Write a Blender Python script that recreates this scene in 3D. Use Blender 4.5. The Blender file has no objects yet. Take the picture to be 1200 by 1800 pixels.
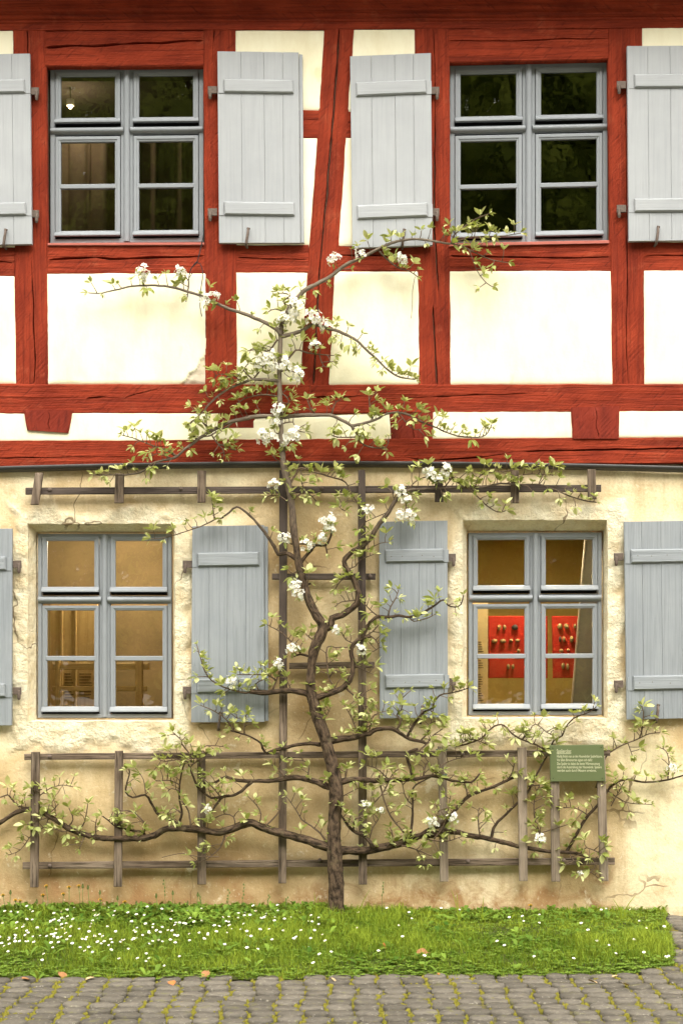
import bpy, math, random
import numpy as np
from mathutils import Vector, Matrix, noise, Euler

random.seed(7); rng = np.random.default_rng(7)
SC = bpy.context.scene
COL = SC.collection
# ------------------------------------------------------------------ camera
D, F, CH, PX0, PY0 = 10.0, 2700.0, 1.6, 600.0, 1178.0     # metres to facade, focal px, eye height, principal point of the 1200x1800 photo
cd = bpy.data.cameras.new('camera'); cam = bpy.data.objects.new('camera', cd); COL.objects.link(cam)
cam.location = (0, -D, CH); cam.rotation_euler = (math.radians(90), 0, 0)
cd.sensor_fit = 'VERTICAL'; cd.sensor_height = 36; cd.lens = F/1800*36; cd.shift_y = (PY0-900)/1800; cd.clip_end = 800
SC.camera = cam
# ------------------------------------------------------------------ sky, sun, exposure (bright overcast)
SUN_EL, SUN_AZ = math.radians(52), math.radians(-22)
w = bpy.data.worlds.new('World'); SC.world = w; w.use_nodes = True
wt = w.node_tree; wt.nodes.clear()
sky = wt.nodes.new('ShaderNodeTexSky'); sky.sky_type = 'NISHITA'; sky.sun_disc = False
sky.sun_elevation = SUN_EL; sky.sun_rotation = math.pi+SUN_AZ; sky.air_density = 1.0; sky.dust_density = 3.0
hs = wt.nodes.new('ShaderNodeHueSaturation'); hs.inputs['Saturation'].default_value = 0.10
bg = wt.nodes.new('ShaderNodeBackground'); bg.inputs[1].default_value = 0.15
wo = wt.nodes.new('ShaderNodeOutputWorld')
wm = wt.nodes.new('ShaderNodeMix'); wm.data_type = 'RGBA'; wm.blend_type = 'MULTIPLY'; wm.inputs[0].default_value = 1; wm.inputs[7].default_value = (1, .965, .89, 1)
wt.links.new(sky.outputs[0], hs.inputs['Color']); wt.links.new(hs.outputs[0], wm.inputs[6]); wt.links.new(wm.outputs[2], bg.inputs[0]); wt.links.new(bg.outputs[0], wo.inputs[0])
sl = bpy.data.lights.new('sun', 'SUN'); sl.energy = 1.3; sl.angle = math.radians(65); sl.color = (1, .95, .86)
so = bpy.data.objects.new('sun', sl); COL.objects.link(so)
sd = Vector((math.sin(SUN_AZ)*math.cos(SUN_EL), -math.cos(SUN_AZ)*math.cos(SUN_EL), math.sin(SUN_EL)))
so.rotation_euler = (-sd).to_track_quat('-Z', 'Y').to_euler(); so.location = sd*30
SC.view_settings.view_transform = 'Standard'; SC.view_settings.look = 'None'; SC.view_settings.gamma = 1
SC.view_settings.use_curve_mapping = False
SC.view_settings.exposure = 1.82
SC.render.engine = 'CYCLES'
SC.cycles.max_bounces = 6; SC.cycles.transparent_max_bounces = 12

# ------------------------------------------------------------------ helpers
def Q(px, py, off=0.0):
    k = (D-off)/F
    return (px-PX0)*k, CH-(py-PY0)*k
def P(px, py, off=0.0):
    x, z = Q(px, py, off); return (x, -off, z)
def ground(px, py, z=0.0):
    d = F*(CH-z)/(py-PY0)
    return ((px-PX0)/F*d, d-D, z)
def nz(x, y, z=0.0, s=1.0): return noise.noise(Vector((x*s, y*s, z)))
def fb(x, y, z, s, o=3):
    a, t, amp = 0, 0, 1
    for i in range(o):
        a += amp*noise.noise(Vector((x*s, y*s, z+i*7.3))); s *= 2.1; amp *= .5
    return a
def mk(name, verts, faces, mat, parent=None, uv=None, smooth=False, attr=None):
    me = bpy.data.meshes.new(name); me.from_pydata([tuple(v) for v in verts], [], faces)
    if uv is not None:
        l = me.uv_layers.new(name='UVMap')
        li = np.empty(len(me.loops), dtype=np.int32); me.loops.foreach_get('vertex_index', li)
        l.data.foreach_set('uv', np.asarray(uv, dtype=np.float32)[li].ravel())
    if attr:
        for k, a in attr.items():
            at = me.attributes.new(k, 'FLOAT', 'POINT'); at.data.foreach_set('value', np.asarray(a, dtype=np.float32))
    if smooth: me.polygons.foreach_set('use_smooth', [True]*len(me.polygons))
    if mat: me.materials.append(mat)
    me.update()
    o = bpy.data.objects.new(name, me); COL.objects.link(o)
    if parent is not None: o.parent = parent
    return o
def empty(name, loc=(0, 0, 0), parent=None):
    o = bpy.data.objects.new(name, None); COL.objects.link(o); o.location = loc; o.empty_display_size = .1
    if parent is not None: o.parent = parent
    return o
def tag(o, label=None, cat=None, group=None, kind=None):
    if label: o['label'] = label
    if cat: o['category'] = cat
    if group: o['group'] = group
    if kind: o['kind'] = kind
    return o
class MB:
    def __init__(s): s.v = []; s.f = []; s.u = []
    def add(s, v, f, u=None):
        b = len(s.v); s.v += [tuple(p) for p in v]; s.f += [tuple(i+b for i in q) for q in f]
        s.u += list(u) if u is not None else [(p[0], p[2]) for p in v]
        return s
    def build(s, name, mat, parent=None, smooth=False): return mk(name, s.v, s.f, mat, parent, s.u, smooth)
def slab_data(qw, front, back, ch=.003, along=None):
    """chamfered board; qw = 4 world (x,z) corners TL,TR,BR,BL; front/back = offsets from the facade"""
    cx = sum(p[0] for p in qw)/4; cz = sum(p[1] for p in qw)/4
    wd = math.dist(qw[0], qw[1]); hg = math.dist(qw[1], qw[2])
    def inset(p):
        return (p[0]+(ch if p[0] < cx else -ch), p[1]+(ch if p[1] < cz else -ch))
    v = [(inset(p)[0], -front, inset(p)[1]) for p in qw]+[(p[0], -(front-ch), p[1]) for p in qw]+[(p[0], -back, p[1]) for p in qw]
    f = [(3, 2, 1, 0)]
    for i in range(4):
        j = (i+1) % 4
        f += [(i, j, 4+j, 4+i), (4+i, 4+j, 8+j, 8+i)]
    f.append((8, 9, 10, 11))
    ru, rv = random.random()*20, random.random()*20
    vert = hg > wd if along is None else along == 'v'
    u = [((p[2] if vert else p[0])+ru, (p[0] if vert else p[2])+rv+p[1]*.7) for p in v]
    return v, f, u
def slab(name, q, front, back, mat, parent, ch=.003, ref=None, along=None):
    qw = [Q(a, b, front if ref is None else ref) for a, b in q]
    return MB().add(*slab_data(qw, front, back, ch, along)).build(name, mat, parent)
def rect(x0, x1, y0, y1): return [(x0, y0), (x1, y0), (x1, y1), (x0, y1)]
def tube(pts, rad, n=7, bump=.0, seed=0.0, cap=True):
    pts = [Vector(p) for p in pts]; v = []; f = []; u = []
    up = Vector((.31, .8, .22)).normalized(); L = 0
    for i, p in enumerate(pts):
        t = (pts[min(i+1, len(pts)-1)]-pts[max(i-1, 0)])
        t = t.normalized() if t.length > 1e-9 else Vector((0, 0, 1))
        a = t.cross(up)
        if a.length < 1e-3: a = t.cross(Vector((1, 0, 0)))
        a.normalize(); b = t.cross(a)
        if i: L += (p-pts[i-1]).length
        for k in range(n):
            th = 2*math.pi*k/n; r = rad[i]
            if bump: r *= 1+bump*noise.noise(Vector((p.x*30+seed, p.z*30+k*1.7, p.y*20)))+bump*.6*noise.noise(Vector((p.x*9+seed, p.z*9, k*3.1)))
            v.append(p+a*(math.cos(th)*r)+b*(math.sin(th)*r)); u.append((L, k/n*.2))
    for i in range(len(pts)-1):
        for k in range(n):
            f.append((i*n+k, i*n+(k+1) % n, (i+1)*n+(k+1) % n, (i+1)*n+k))
    if cap: f += [tuple(range(n-1, -1, -1)), tuple((len(pts)-1)*n+k for k in range(n))]
    return v, f, u
def lathe(c, prof, n=12, axis='z'):
    v = []; f = []
    for r, h in prof:
        for k in range(n):
            t = 2*math.pi*k/n
            v.append((c[0]+r*math.cos(t), c[1]+r*math.sin(t), c[2]+h) if axis == 'z' else (c[0]+r*math.cos(t), c[1]+h, c[2]+r*math.sin(t)))
    for i in range(len(prof)-1):
        for k in range(n): f.append((i*n+k, i*n+(k+1) % n, (i+1)*n+(k+1) % n, (i+1)*n+k))
    f += [tuple(range(n)), tuple((len(prof)-1)*n+k for k in range(n))]
    return v, f

# ------------------------------------------------------------------ materials
class NT:
    def __init__(s, name):
        s.m = bpy.data.materials.new(name); s.m.use_nodes = True; s.t = s.m.node_tree; s.t.nodes.clear()
        s.out = s.t.nodes.new('ShaderNodeOutputMaterial')
    def n(s, typ, props=None, **inp):
        d = s.t.nodes.new('ShaderNode'+typ)
        for k, v in (props or {}).items(): setattr(d, k, v)
        for k, v in inp.items():
            key = int(k[1:]) if k[0] == 'i' and k[1:].isdigit() else k.replace('_', ' ')
            s.set(d.inputs[key], v)
        return d
    def set(s, sock, v):
        if isinstance(v, bpy.types.NodeSocket): s.t.links.new(v, sock)
        elif isinstance(v, bpy.types.Node): s.t.links.new(v.outputs[0], sock)
        else: sock.default_value = (*v, 1) if isinstance(v, tuple) and len(v) == 3 and sock.type == 'RGBA' else v
    def coord(s, kind='Object'): return s.n('TexCoord').outputs[kind]
    def noise(s, vec, scale, detail=4, rough=.55, dist=0.0):
        return s.n('TexNoise', None, Vector=vec, Scale=scale, Detail=detail, Roughness=rough, Distortion=dist).outputs['Fac']
    def map(s, vec, sc=(1, 1, 1), loc=(0, 0, 0)): return s.n('Mapping', None, Vector=vec, Scale=sc, Location=loc).outputs[0]
    def ramp(s, fac, *stops):
        r = s.n('ValToRGB', None, Fac=fac); e = r.color_ramp.elements
        while len(e) < len(stops): e.new(.5)
        for el, (p, c) in zip(e, stops): el.position = p; el.color = (*c, 1) if isinstance(c, tuple) else (c, c, c, 1)
        return r.outputs[0]
    def mix(s, fac, a, b, mode='MIX'):
        m = s.n('Mix', dict(data_type='RGBA', blend_type=mode)); s.set(m.inputs[0], fac); s.set(m.inputs[6], a); s.set(m.inputs[7], b)
        return m.outputs[2]
    def math(s, op, a, b=0.0): return s.n('Math', dict(operation=op), i0=a, i1=b).outputs[0]
    def attr(s, name): return s.n('Attribute', dict(attribute_name=name)).outputs['Fac']
    def bump(s, h, strength=.4, dist=.01, normal=None):
        b = s.n('Bump', None, Height=h, Strength=strength, Distance=dist)
        if normal is not None: s.set(b.inputs['Normal'], normal)
        return b.outputs[0]
    def pbr(s, col, rough=.8, normal=None, spec=.3, metal=0.0, **kw):
        p = s.n('BsdfPrincipled'); s.set(p.inputs['Base Color'], col); s.set(p.inputs['Roughness'], rough)
        p.inputs['Specular IOR Level'].default_value = spec; p.inputs['Metallic'].default_value = metal
        if normal is not None: s.set(p.inputs['Normal'], normal)
        for k, v in kw.items(): s.set(p.inputs[k.replace('_', ' ')], v)
        s.t.links.new(p.outputs[0], s.out.inputs[0]); return p
def wood(name, c0, c1, cdark, rough=.75, grain=38, scratch=.62, bump=.5, spec=.25, patch=None, hew=False, gain=1.0):
    t = NT(name); uv = t.coord('UV'); ob = t.coord('Object')
    g = t.noise(t.map(uv, (1.6, grain, 1)), 1.0, 6, .6, .6)
    g2 = t.noise(t.map(uv, (5, grain*3.2, 1), (3, 9, 0)), 1.0, 4, .6)
    lo = t.noise(ob, 3.5, 4)
    col = t.mix(t.ramp(lo, (.3, 0.0), (.7, 1.0)), c0, c1)
    if patch: col = t.mix(t.ramp(t.noise(ob, 8.0, 5, .65), (.58, 0.0), (.7, .55)), col, patch)
    col = t.mix(t.ramp(g, (.3, .55*gain), (.55, 0.0)), col, cdark)
    col = t.mix(t.ramp(g2, (scratch, 0.0), (scratch+.1, .5*gain)), col, cdark)
    h = t.math('ADD', g, t.math('MULTIPLY', g2, .5))
    if hew:
        hw = t.noise(t.map(t.n('VectorRotate', dict(rotation_type='Z_AXIS'), Vector=uv, Angle=.75).outputs[0], (7, 70, 1)), 1., 4, .6, .3)
        col = t.mix(t.ramp(hw, (.60, 0.0), (.68, .55)), col, cdark); fl = t.noise(t.map(uv, (14, 60, 1), (7, 1, 0)), 1., 3, .7)
        col = t.mix(t.ramp(fl, (.66, 0.0), (.74, .5)), col, patch or c1); h = t.math('ADD', h, t.math('MULTIPLY', hw, -.7))
    t.pbr(col, rough, t.bump(h, bump, .012), spec); return t.m
M = {}
M['timber'] = wood('red_timber_paint', (.190, .023, .009), (.310, .044, .017), (.062, .008, .005), .8, 34, .56, 1.0, .12, (.33, .070, .032), True)
M['timber_end'] = wood('red_end_grain', (.17, .022, .011), (.22, .03, .015), (.06, .008, .006), .85, 8, .58, .8, .15, (.28, .05, .03), True)
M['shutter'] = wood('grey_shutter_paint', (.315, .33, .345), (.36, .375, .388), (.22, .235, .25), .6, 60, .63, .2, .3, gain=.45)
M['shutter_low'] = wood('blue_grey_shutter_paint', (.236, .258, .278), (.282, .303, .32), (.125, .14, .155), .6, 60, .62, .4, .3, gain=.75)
M['trellis'] = wood('weathered_trellis_wood', (.10, .070, .048), (.26, .20, .148), (.022, .015, .010), .85, 30, .52, 1., .12, gain=1.5)
M['trellis_pale'] = wood('pale_weathered_trellis_wood', (.20, .155, .115), (.34, .275, .21), (.06, .042, .03), .85, 30, .54, 1., .12)
M['trellis_dark'] = wood('dark_stained_trellis_wood', (.060, .045, .038), (.11, .085, .070), (.02, .015, .013), .8, 55, .55, .8, .2)
def simple(name, col, rough=.6, spec=.3, metal=0., var=.25, sc=20., bump=.0):
    t = NT(name); nn = t.noise(t.coord('Object'), sc, 5)
    c2 = tuple(c*(1-var) for c in col); c3 = tuple(min(1, c*(1+var*.6)) for c in col)
    t.pbr(t.mix(nn, c2, c3), rough, t.bump(nn, bump, .01) if bump else None, spec, metal); return t.m
M['frame'] = simple('blue_grey_window_paint', (.245, .264, .284), .5, .35, 0, .10, 14)
M['iron'] = simple('rusty_iron', (.14, .105, .085), .65, .4, .3, .5, 60, .4)
M['metal'] = simple('dark_flashing_metal', (.055, .052, .050), .5, .5, .3, .4, 12)
M['slit_shade'] = simple('black_slit_shade', (.008, .008, .008), .8, .1)  # near-black that paints the shadow in the slits under the sashes
M['sill'] = simple('pink_sill_paint', (.42, .12, .09), .6, .3, 0, .3, 14)
M['wire'] = simple('black_cable', (.02, .018, .02), .6, .3)
M['tie'] = simple('green_plant_tie', (.05, .16, .14), .5, .3)
M['core'] = simple('masonry_core', (.3, .25, .18), .9, .1)
M['roof'] = simple('clay_roof_tiles', (.22, .08, .045), .85, .2, 0, .4, 6, .4)
M['sign'] = simple('green_sign_board', (.105, .130, .055), .45, .4, 0, .12, 5)
M['letter'] = simple('cream_print', (.50, .50, .33), .6, .2, 0, .05)
M['screw'] = simple('sign_screw', (.06, .08, .03), .5, .5, .5)
# plaster panels: near white limewash with yellowish patches, grey broken mortar where attr dmg
t = NT('cream_limewash'); ob = t.coord()
pn = t.noise(ob, 2.2, 5, .6); st = t.ramp(t.noise(t.map(ob, (1, 1, 1), (4, 2, 7)), 3.1, 3, .5, .4), (.66, 0.0), (.70, .55))
col = t.mix(pn, (.83, .775, .545), (.88, .84, .65)); col = t.mix(st, col, (.76, .60, .33))
dn = t.noise(ob, 40, 6, .7)
col = t.mix(t.attr('dmg'), col, t.mix(dn, (.38, .31, .22), (.70, .62, .50)))
fine = t.noise(ob, 55, 5, .65); col = t.mix(t.ramp(t.noise(t.map(ob, (1, 1, .35)), 6., 6, .7), (.45, 0.0), (.75, .5)), col, (.66, .56, .34))
t.pbr(col, .9, t.bump(t.math('ADD', fine, t.math('MULTIPLY', t.math('MULTIPLY', dn, t.attr('dmg')), 3.)), .22, .006), .15); M['panel'] = t.m
# lower wall render
t = NT('ochre_wall_render'); ob = t.coord()
ou = t.map(ob, (1, 1, 1)); rough_a = t.attr('rough'); tone = t.attr('tone'); damp = t.attr('damp')
n1 = t.noise(ou, 1.7, 6, .62, .5); n2 = t.noise(t.map(ou, (1, 1, 1), (9, 3, 5)), 7.0, 6, .65); n3 = t.noise(ou, 60, 5, .7)
base = t.ramp(t.math('ADD', tone, t.math('MULTIPLY', t.math('SUBTRACT', n1, .5), 1.1)), (.1, (.37, .25, .115)), (.45, (.61, .465, .265)), (.8, (.82, .71, .48)))
base = t.mix(t.ramp(n2, (.52, 0.0), (.70, .6)), base, (.50, .35, .175))
streak = t.noise(t.map(ou, (9, 9, .8), (2, 0, 0)), 1.0, 4, .6)
base = t.mix(t.math('MULTIPLY', t.ramp(streak, (.52, 0.0), (.72, .45)), t.math('SUBTRACT', 1.0, rough_a)), base, (.45, .31, .15))
base = t.mix(rough_a, base, t.mix(t.ramp(n2, (.42, 0.0), (.7, .8)), (.84, .775, .58), (.66, .50, .27)))
base = t.mix(t.ramp(t.noise(t.map(ou, (2, 2, 14)), 1.6, 5, .7, .5), (.62, 0.0), (.70, .5)), base, (.62, .46, .25))
pk = t.ramp(t.noise(t.map(ou, (1, 1, 1), (1, 8, 3)), 5.0, 6, .65, .6), (.46, 0.0), (.62, 1.0))
base = t.mix(t.math('MULTIPLY', damp, t.math('ADD', .30, t.math('MULTIPLY', pk, .8))), base, t.mix(n2, (.30, .15, .065), (.42, .27, .13)))
base = t.mix(t.ramp(n3, (.50, 0.0), (.68, .55)), base, t.mix(.5, base, (.30, .19, .09)))
base = t.mix(t.ramp(t.noise(t.map(ou, (1, 1, 1), (5, 5, 5)), 34, 4, .7), (.60, 0.0), (.72, .5)), base, (.86, .78, .60))
crk = t.n('TexVoronoi', dict(feature='DISTANCE_TO_EDGE'), Vector=t.mix(.12, ou, t.n('TexNoise', None, Vector=ou, Scale=6.).outputs['Color']), Scale=1.3).outputs['Distance']
crk = t.math('MULTIPLY', t.math('LESS_THAN', crk, .004), t.ramp(t.noise(t.map(ou, (1, 1, 1), (2, 2, 2)), 1.5, 2), (.52, 0.0), (.60, .75)))
base = t.mix(crk, base, (.16, .10, .05))
wp = t.ramp(t.noise(t.map(ou, (1, 1, 1), (7, 1, 4)), 4.2, 7, .75, .3), (.60, 0.0), (.66, .6)); base = t.mix(wp, base, (.80, .72, .54))
rb = t.noise(ou, 16, 7, .7)
h = t.math('ADD', t.math('MULTIPLY', n3, .22), t.math('MULTIPLY', t.math('MULTIPLY', rb, rough_a), 2.2))
t.pbr(base, .92, t.bump(t.math('ADD', h, t.math('MULTIPLY', n2, .5)), .85, .02), .12); M['render'] = t.m
# glass: clear with true Fresnel reflection, old slightly wavy panes
t = NT('window_glass'); wv = t.bump(t.noise(t.coord(), 7, 2), .06, .02)
gl = t.n('BsdfGlossy', None, Color=(1., 1., 1.), Roughness=.015, Normal=wv); tr = t.n('BsdfTransparent', None, Color=(.9, .92, .88))
fr = t.n('Fresnel', None, IOR=2.1, Normal=wv); mx = t.n('MixShader', None, i0=fr, i1=tr, i2=gl)
t.t.links.new(mx.outputs[0], t.out.inputs[0]); M['glass'] = t.m
# bark: grey lichened, greener/browner low down
t = NT('pear_bark'); uv = t.coord('UV'); ob = t.coord()
b1 = t.noise(t.map(uv, (22, 55, 1)), 1., 6, .65, .4); b2 = t.noise(ob, 14, 5, .6)
col = t.mix(t.ramp(b1, (.35, 0.0), (.65, 1.0)), (.010, .007, .005), (.130, .088, .056))
col = t.mix(t.ramp(b2, (.58, 0.0), (.72, .5)), col, (.17, .14, .075))
zz = t.n('SeparateXYZ', None, Vector=t.n('NewGeometry').outputs['Position']).outputs[2]
young = t.n('MapRange', None, Value=zz, i1=2.3, i2=3.3).outputs[0]
col = t.mix(t.math('MULTIPLY', young, .75), col, t.mix(b1, (.16, .125, .095), (.30, .25, .19)))
t.pbr(col, .9, t.bump(b1, .9, .012), .15); M['bark'] = t.m
t = NT('young_bark'); b1 = t.noise(t.coord(), 45, 5, .6)
t.pbr(t.mix(b1, (.055, .034, .021), (.18, .125, .08)), .75, t.bump(b1, .4, .004), .25); M['twig'] = t.m
def leafmat(name, ca, cb, trans=.35, rough=.45, attr='tint', spec=.3):
    t = NT(name); inf = t.n('ObjectInfo').outputs['Random']
    col = t.mix(t.attr(attr), ca, cb)
    p = t.n('BsdfPrincipled', None, Roughness=rough); t.set(p.inputs['Base Color'], col); p.inputs['Specular IOR Level'].default_value = spec
    tl = t.n('BsdfTranslucent', None, Color=t.mix(.5, col, (.5, .55, .08), 'MIX'))
    m = t.n('MixShader', None, i0=trans, i1=p, i2=tl); t.t.links.new(m.outputs[0], t.out.inputs[0]); return t.m
M['leaf'] = leafmat('young_pear_leaf', (.20, .245, .04), (.66, .66, .32))
M['grass'] = leafmat('lawn_grass', (.050, .115, .006), (.27, .345, .033), .3, .6, 'tint', .1)
M['weed'] = leafmat('broad_weed_leaf', (.045, .110, .010), (.23, .34, .05), .28, .6, 'tint', .12)
M['wood_leaf'] = leafmat('woodland_leaf', (.07, .11, .015), (.40, .46, .08), .45, .7, 'tint', .1)
t = NT('white_petal'); pc = t.mix(t.attr('tint'), (.82, .80, .73), (.46, .40, .14))
p = t.n('BsdfPrincipled', None, Roughness=.6); t.set(p.inputs['Base Color'], pc); tl = t.n('BsdfTranslucent', None, Color=(.62, .64, .45))
m = t.n('MixShader', None, i0=.25, i1=p, i2=tl); t.t.links.new(m.outputs[0], t.out.inputs[0]); M['petal'] = t.m
M['yellow'] = simple('dandelion_yellow', (.70, .36, .015), .7, .2, 0, .4, 200)
M['stalk'] = simple('green_stalk', (.14, .17, .045), .6, .2, 0, .3, 40)
M['dry'] = simple('dry_brown_leaf', (.34, .17, .07), .75, .2, 0, .5, 40, .3)
# ground
t = NT('soil'); n1 = t.noise(t.coord(), 14, 6, .65)
t.pbr(t.mix(n1, (.035, .045, .012), (.095, .105, .03)), .95, t.bump(n1, .6, .03), .1); M['soil'] = t.m
t = NT('joint_earth'); n1 = t.noise(t.coord(), 9, 5); n2 = t.noise(t.coord(), 90, 5, .7)
t.pbr(t.mix(t.ramp(n1, (.4, 0.0), (.6, 1.0)), (.09, .08, .05), (.17, .15, .03)), .95, t.bump(n2, .6, .01), .1); M['joint'] = t.m
t = NT('setts_ground'); ob = t.coord()
br = t.n('TexBrick', dict(offset=.5), Vector=t.map(ob, (1, 1, 1)), Color1=(.13, .125, .115), Color2=(.20, .19, .175), Mortar=(.12, .11, .03), Scale=8., Mortar_Size=.06, Brick_Width=1.0, Row_Height=1.0)
t.pbr(t.mix(.5, br.outputs[0], t.mix(t.noise(ob, 40, 5), (.08, .08, .075), (.26, .25, .23))), .9, None, .2); M['ground'] = t.m
t = NT('grey_sett'); ob = t.coord(); g = t.n('NewGeometry').outputs['Random Per Island']
oi = t.n('ObjectInfo').outputs['Random']; n1 = t.noise(t.n('NewGeometry').outputs['Position'], 26, 6, .7); n2 = t.noise(t.n('NewGeometry').outputs['Position'], 90, 4, .7)
col = t.mix(oi, (.095, .083, .065), (.175, .155, .125)); col = t.mix(t.ramp(n1, (.35, .6), (.6, 0.0)), col, (.065, .060, .052))
col = t.mix(t.ramp(t.noise(t.n('NewGeometry').outputs['Position'], 48, 4, .7), (.60, 0.0), (.66, .7)), col, (.36, .33, .27)); col = t.mix(t.ramp(n2, (.62, 0.0), (.68, .6)), col, (.05, .045, .035)); col = t.mix(t.ramp(t.noise(t.n('NewGeometry').outputs['Position'], 13, 5, .7), (.58, 0.0), (.68, .55)), col, (.15, .15, .04))
t.pbr(col, .85, t.bump(t.math('ADD', n1, n2), .6, .008), .25); M['sett'] = t.m
t = NT('yellow_moss'); n1 = t.noise(t.n('NewGeometry').outputs['Position'], 30, 5)
t.pbr(t.mix(n1, (.085, .090, .014), (.235, .20, .03)), .95, None, .1); M['moss'] = t.m
# interior
M['room_dark'] = simple('dim_room_wall', (.16, .125, .095), .9, .1, 0, .3, 3)
M['room_ochre'] = simple('ochre_room_wall', (.30, .22, .115), .9, .1, 0, .6, 3)
M['room_gold'] = simple('gold_room_wall', (.50, .36, .10), .9, .1, 0, .15, 4)
M['curtain'] = simple('brown_curtain', (.40, .30, .22), .9, .1, 0, .4, 6)
M['oak'] = wood('warm_oak', (.46, .32, .13), (.56, .41, .18), (.28, .15, .045), .6, 30, .62, .2, .3)
M['red'] = simple('red_display_cloth', (.42, .022, .012), .8, .2, 0, .12, 8)
M['banner'] = simple('cream_banner', (.72, .56, .28), .8, .2, 0, .06, 3)
M['greyboard'] = simple('grey_board', (.34, .33, .29), .8, .2, 0, .1, 3)
M['print'] = simple('dark_print', (.10, .06, .03), .8, .1)
M['flint'] = simple('flint_stone', (.42, .31, .12), .55, .4, 0, .5, 40, .4)
M['flint_dark'] = simple('dark_flint_stone', (.06, .055, .045), .5, .4, 0, .5, 40, .4)
M['whitewood'] = simple('off_white_paint', (.6, .55, .44), .7, .2)
t = NT('lamp_glow'); e = t.n('Emission', None, Color=(1., .72, .38), Strength=5.); t.t.links.new(e.outputs[0], t.out.inputs[0]); M['glow'] = t.m

# ================================================================== GROUND
WX = 3.9
g = mk('ground', [(-150, -150, -.02), (150, -150, -.02), (150, 150, -.02), (-150, 150, -.02)], [(0, 1, 2, 3)], M['ground']); tag(g, kind='structure')
# lawn outline (front edge and rounded right end), soil hump
LR = 2.13
def lawn_right(y): return 2.10+.17*y+.03*nz(y, 0, 5, 4.)+.02*nz(y, 0, 8, 15.)
def lawn_front(x):           # y of the front edge
    y = -2.07+.03*math.sin(x*2.3)+.05*nz(x, 0, 3, 3.)+.06*nz(x, 0, 9, 8.)+.03*nz(x, 0, 2, 21.)
    if x > .95: y += .42*((x-.95)/.9)**2.6
    return y
def lawn_z(x, y): return .004+.024*max(0, min(1, (y-lawn_front(x))/.3))+.008*max(0, 1+y/1.0)+.010*nz(x, y, 1, 2.5)+.006*nz(x, y, 4, 8.)
def in_lawn(x, y): return -WX < x < lawn_right(y) and lawn_front(x) < y < .02
v = []; f = []; gi = {}
def gv(i, j):
    if (i, j) not in gi: gi[i, j] = len(v); x, y = i*.03, min(.015, j*.03); v.append((x, y, lawn_z(x, y)))
    return gi[i, j]
for i in range(-130, 75):
    for j in range(-75, 1):
        if in_lawn(i*.03+.015, j*.03+.015-.03*(j == 0)): f.append((gv(i, j), gv(i+1, j), gv(i+1, j+1), gv(i, j+1)))
tag(mk('lawn', v, f, M['soil'], smooth=True), kind='structure')
pav = mk('pavement', [(-WX, -4.2, .0), (WX, -4.2, .0), (WX, -.0, .0), (-WX, -.0, .0)], [(0, 1, 2, 3)], M['joint']); tag(pav, kind='structure')
# individual setts
setts = []
def sett_mesh(k):
    r = random.Random(k); a = .0585; b = .0595; v = []; f = []
    ring = []
    for q in range(12):
        th = 2*math.pi*(q+.5)/12; c, s_ = math.cos(th), math.sin(th)
        m = max(abs(c), abs(s_)); rr = .90+.10*m if m < .8 else 1/m*(.97+.03*r.random())
        rr = min(rr, 1/m); ring.append((c*rr*a*(.95+.09*r.random()), s_*rr*b*(.95+.09*r.random())))
    v += [(x, y, -.02) for x, y in ring]+[(x, y, .013) for x, y in ring]+[(x*.93, y*.93, .0185+.0025*r.random()) for x, y in ring]
    v.append((0, 0, .0195))
    for i in range(12):
        j = (i+1) % 12; f += [(i, j, 12+j, 12+i), (12+i, 12+j, 24+j, 24+i), (24+i, 24+j, 36)]
    me = bpy.data.meshes.new('cobblestone'); me.from_pydata(v, [], f); me.materials.append(M['sett'])
    me.polygons.foreach_set('use_smooth', [True]*len(me.polygons)); return me
SM = [sett_mesh(i) for i in range(7)]
joints = []
cand = []
for r_ in range(26):
    yb = -3.16+r_*.119
    for c_ in range(-24, 25):
        x = c_*.124+.012*math.sin(r_*1.3)+(.008*math.sin(r_*2.1+c_))
        y = yb+.05*math.sin(x*1.1+.4)+.008*random.uniform(-1, 1)
        if y > -.08: continue
        if in_lawn(x, y-.01): continue
        d = y+D; u_ = PX0+F*x/d; v_ = PY0+F*CH/d
        if -70 < u_ < 1275 and v_ < 1835: cand.append((d, x, y))
cand.sort()
for d, x, y in cand:
    o = bpy.data.objects.new('cobblestone', random.choice(SM)); COL.objects.link(o); o.parent = pav
    o.location = (x+random.uniform(-.004, .004), y, random.uniform(-.006, .003)); o.rotation_euler = (random.uniform(-.035, .035), random.uniform(-.035, .035), random.choice((0, math.pi))+random.uniform(-.06, .06))
    sc_ = random.uniform(.95, 1.06); o.scale = (sc_, sc_*random.uniform(.96, 1.03), 1)
    joints.append((x+.062, y, 0)); joints.append((x+.062, y+.055, 0)); joints.append((x, y+.06, 1))
# moss in the joints: little cushions
v = []; f = []
for x, y, o_ in joints:
    if nz(x, y, 4, 1.6)+random.uniform(-.5, .5) < (-.25 if o_ == 0 else .16): continue
    for k in range(random.randint(2, 8) if o_ == 0 else random.randint(1, 4)):
        jx = x+(random.gauss(0, .008) if o_ == 0 else random.uniform(-.05, .05)); jy = y+(random.uniform(-.055, .055) if o_ == 0 else random.gauss(0, .005))
        r = random.uniform(.005, .016); h = random.uniform(.009, .018); b = len(v)
        for q in range(6):
            th = q*math.pi/3+random.random(); v.append((jx+r*math.cos(th)*random.uniform(.7, 1.2), jy+r*math.sin(th), .002))
        for q in range(6):
            th = q*math.pi/3+random.random(); v.append((jx+.6*r*math.cos(th), jy+.6*r*math.sin(th), h*random.uniform(.75, 1)))
        v.append((jx, jy, h*1.12))
        for q in range(6): s_ = (q+1) % 6; f += [(b+q, b+s_, b+6+s_, b+6+q), (b+6+q, b+6+s_, b+12)]
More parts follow.
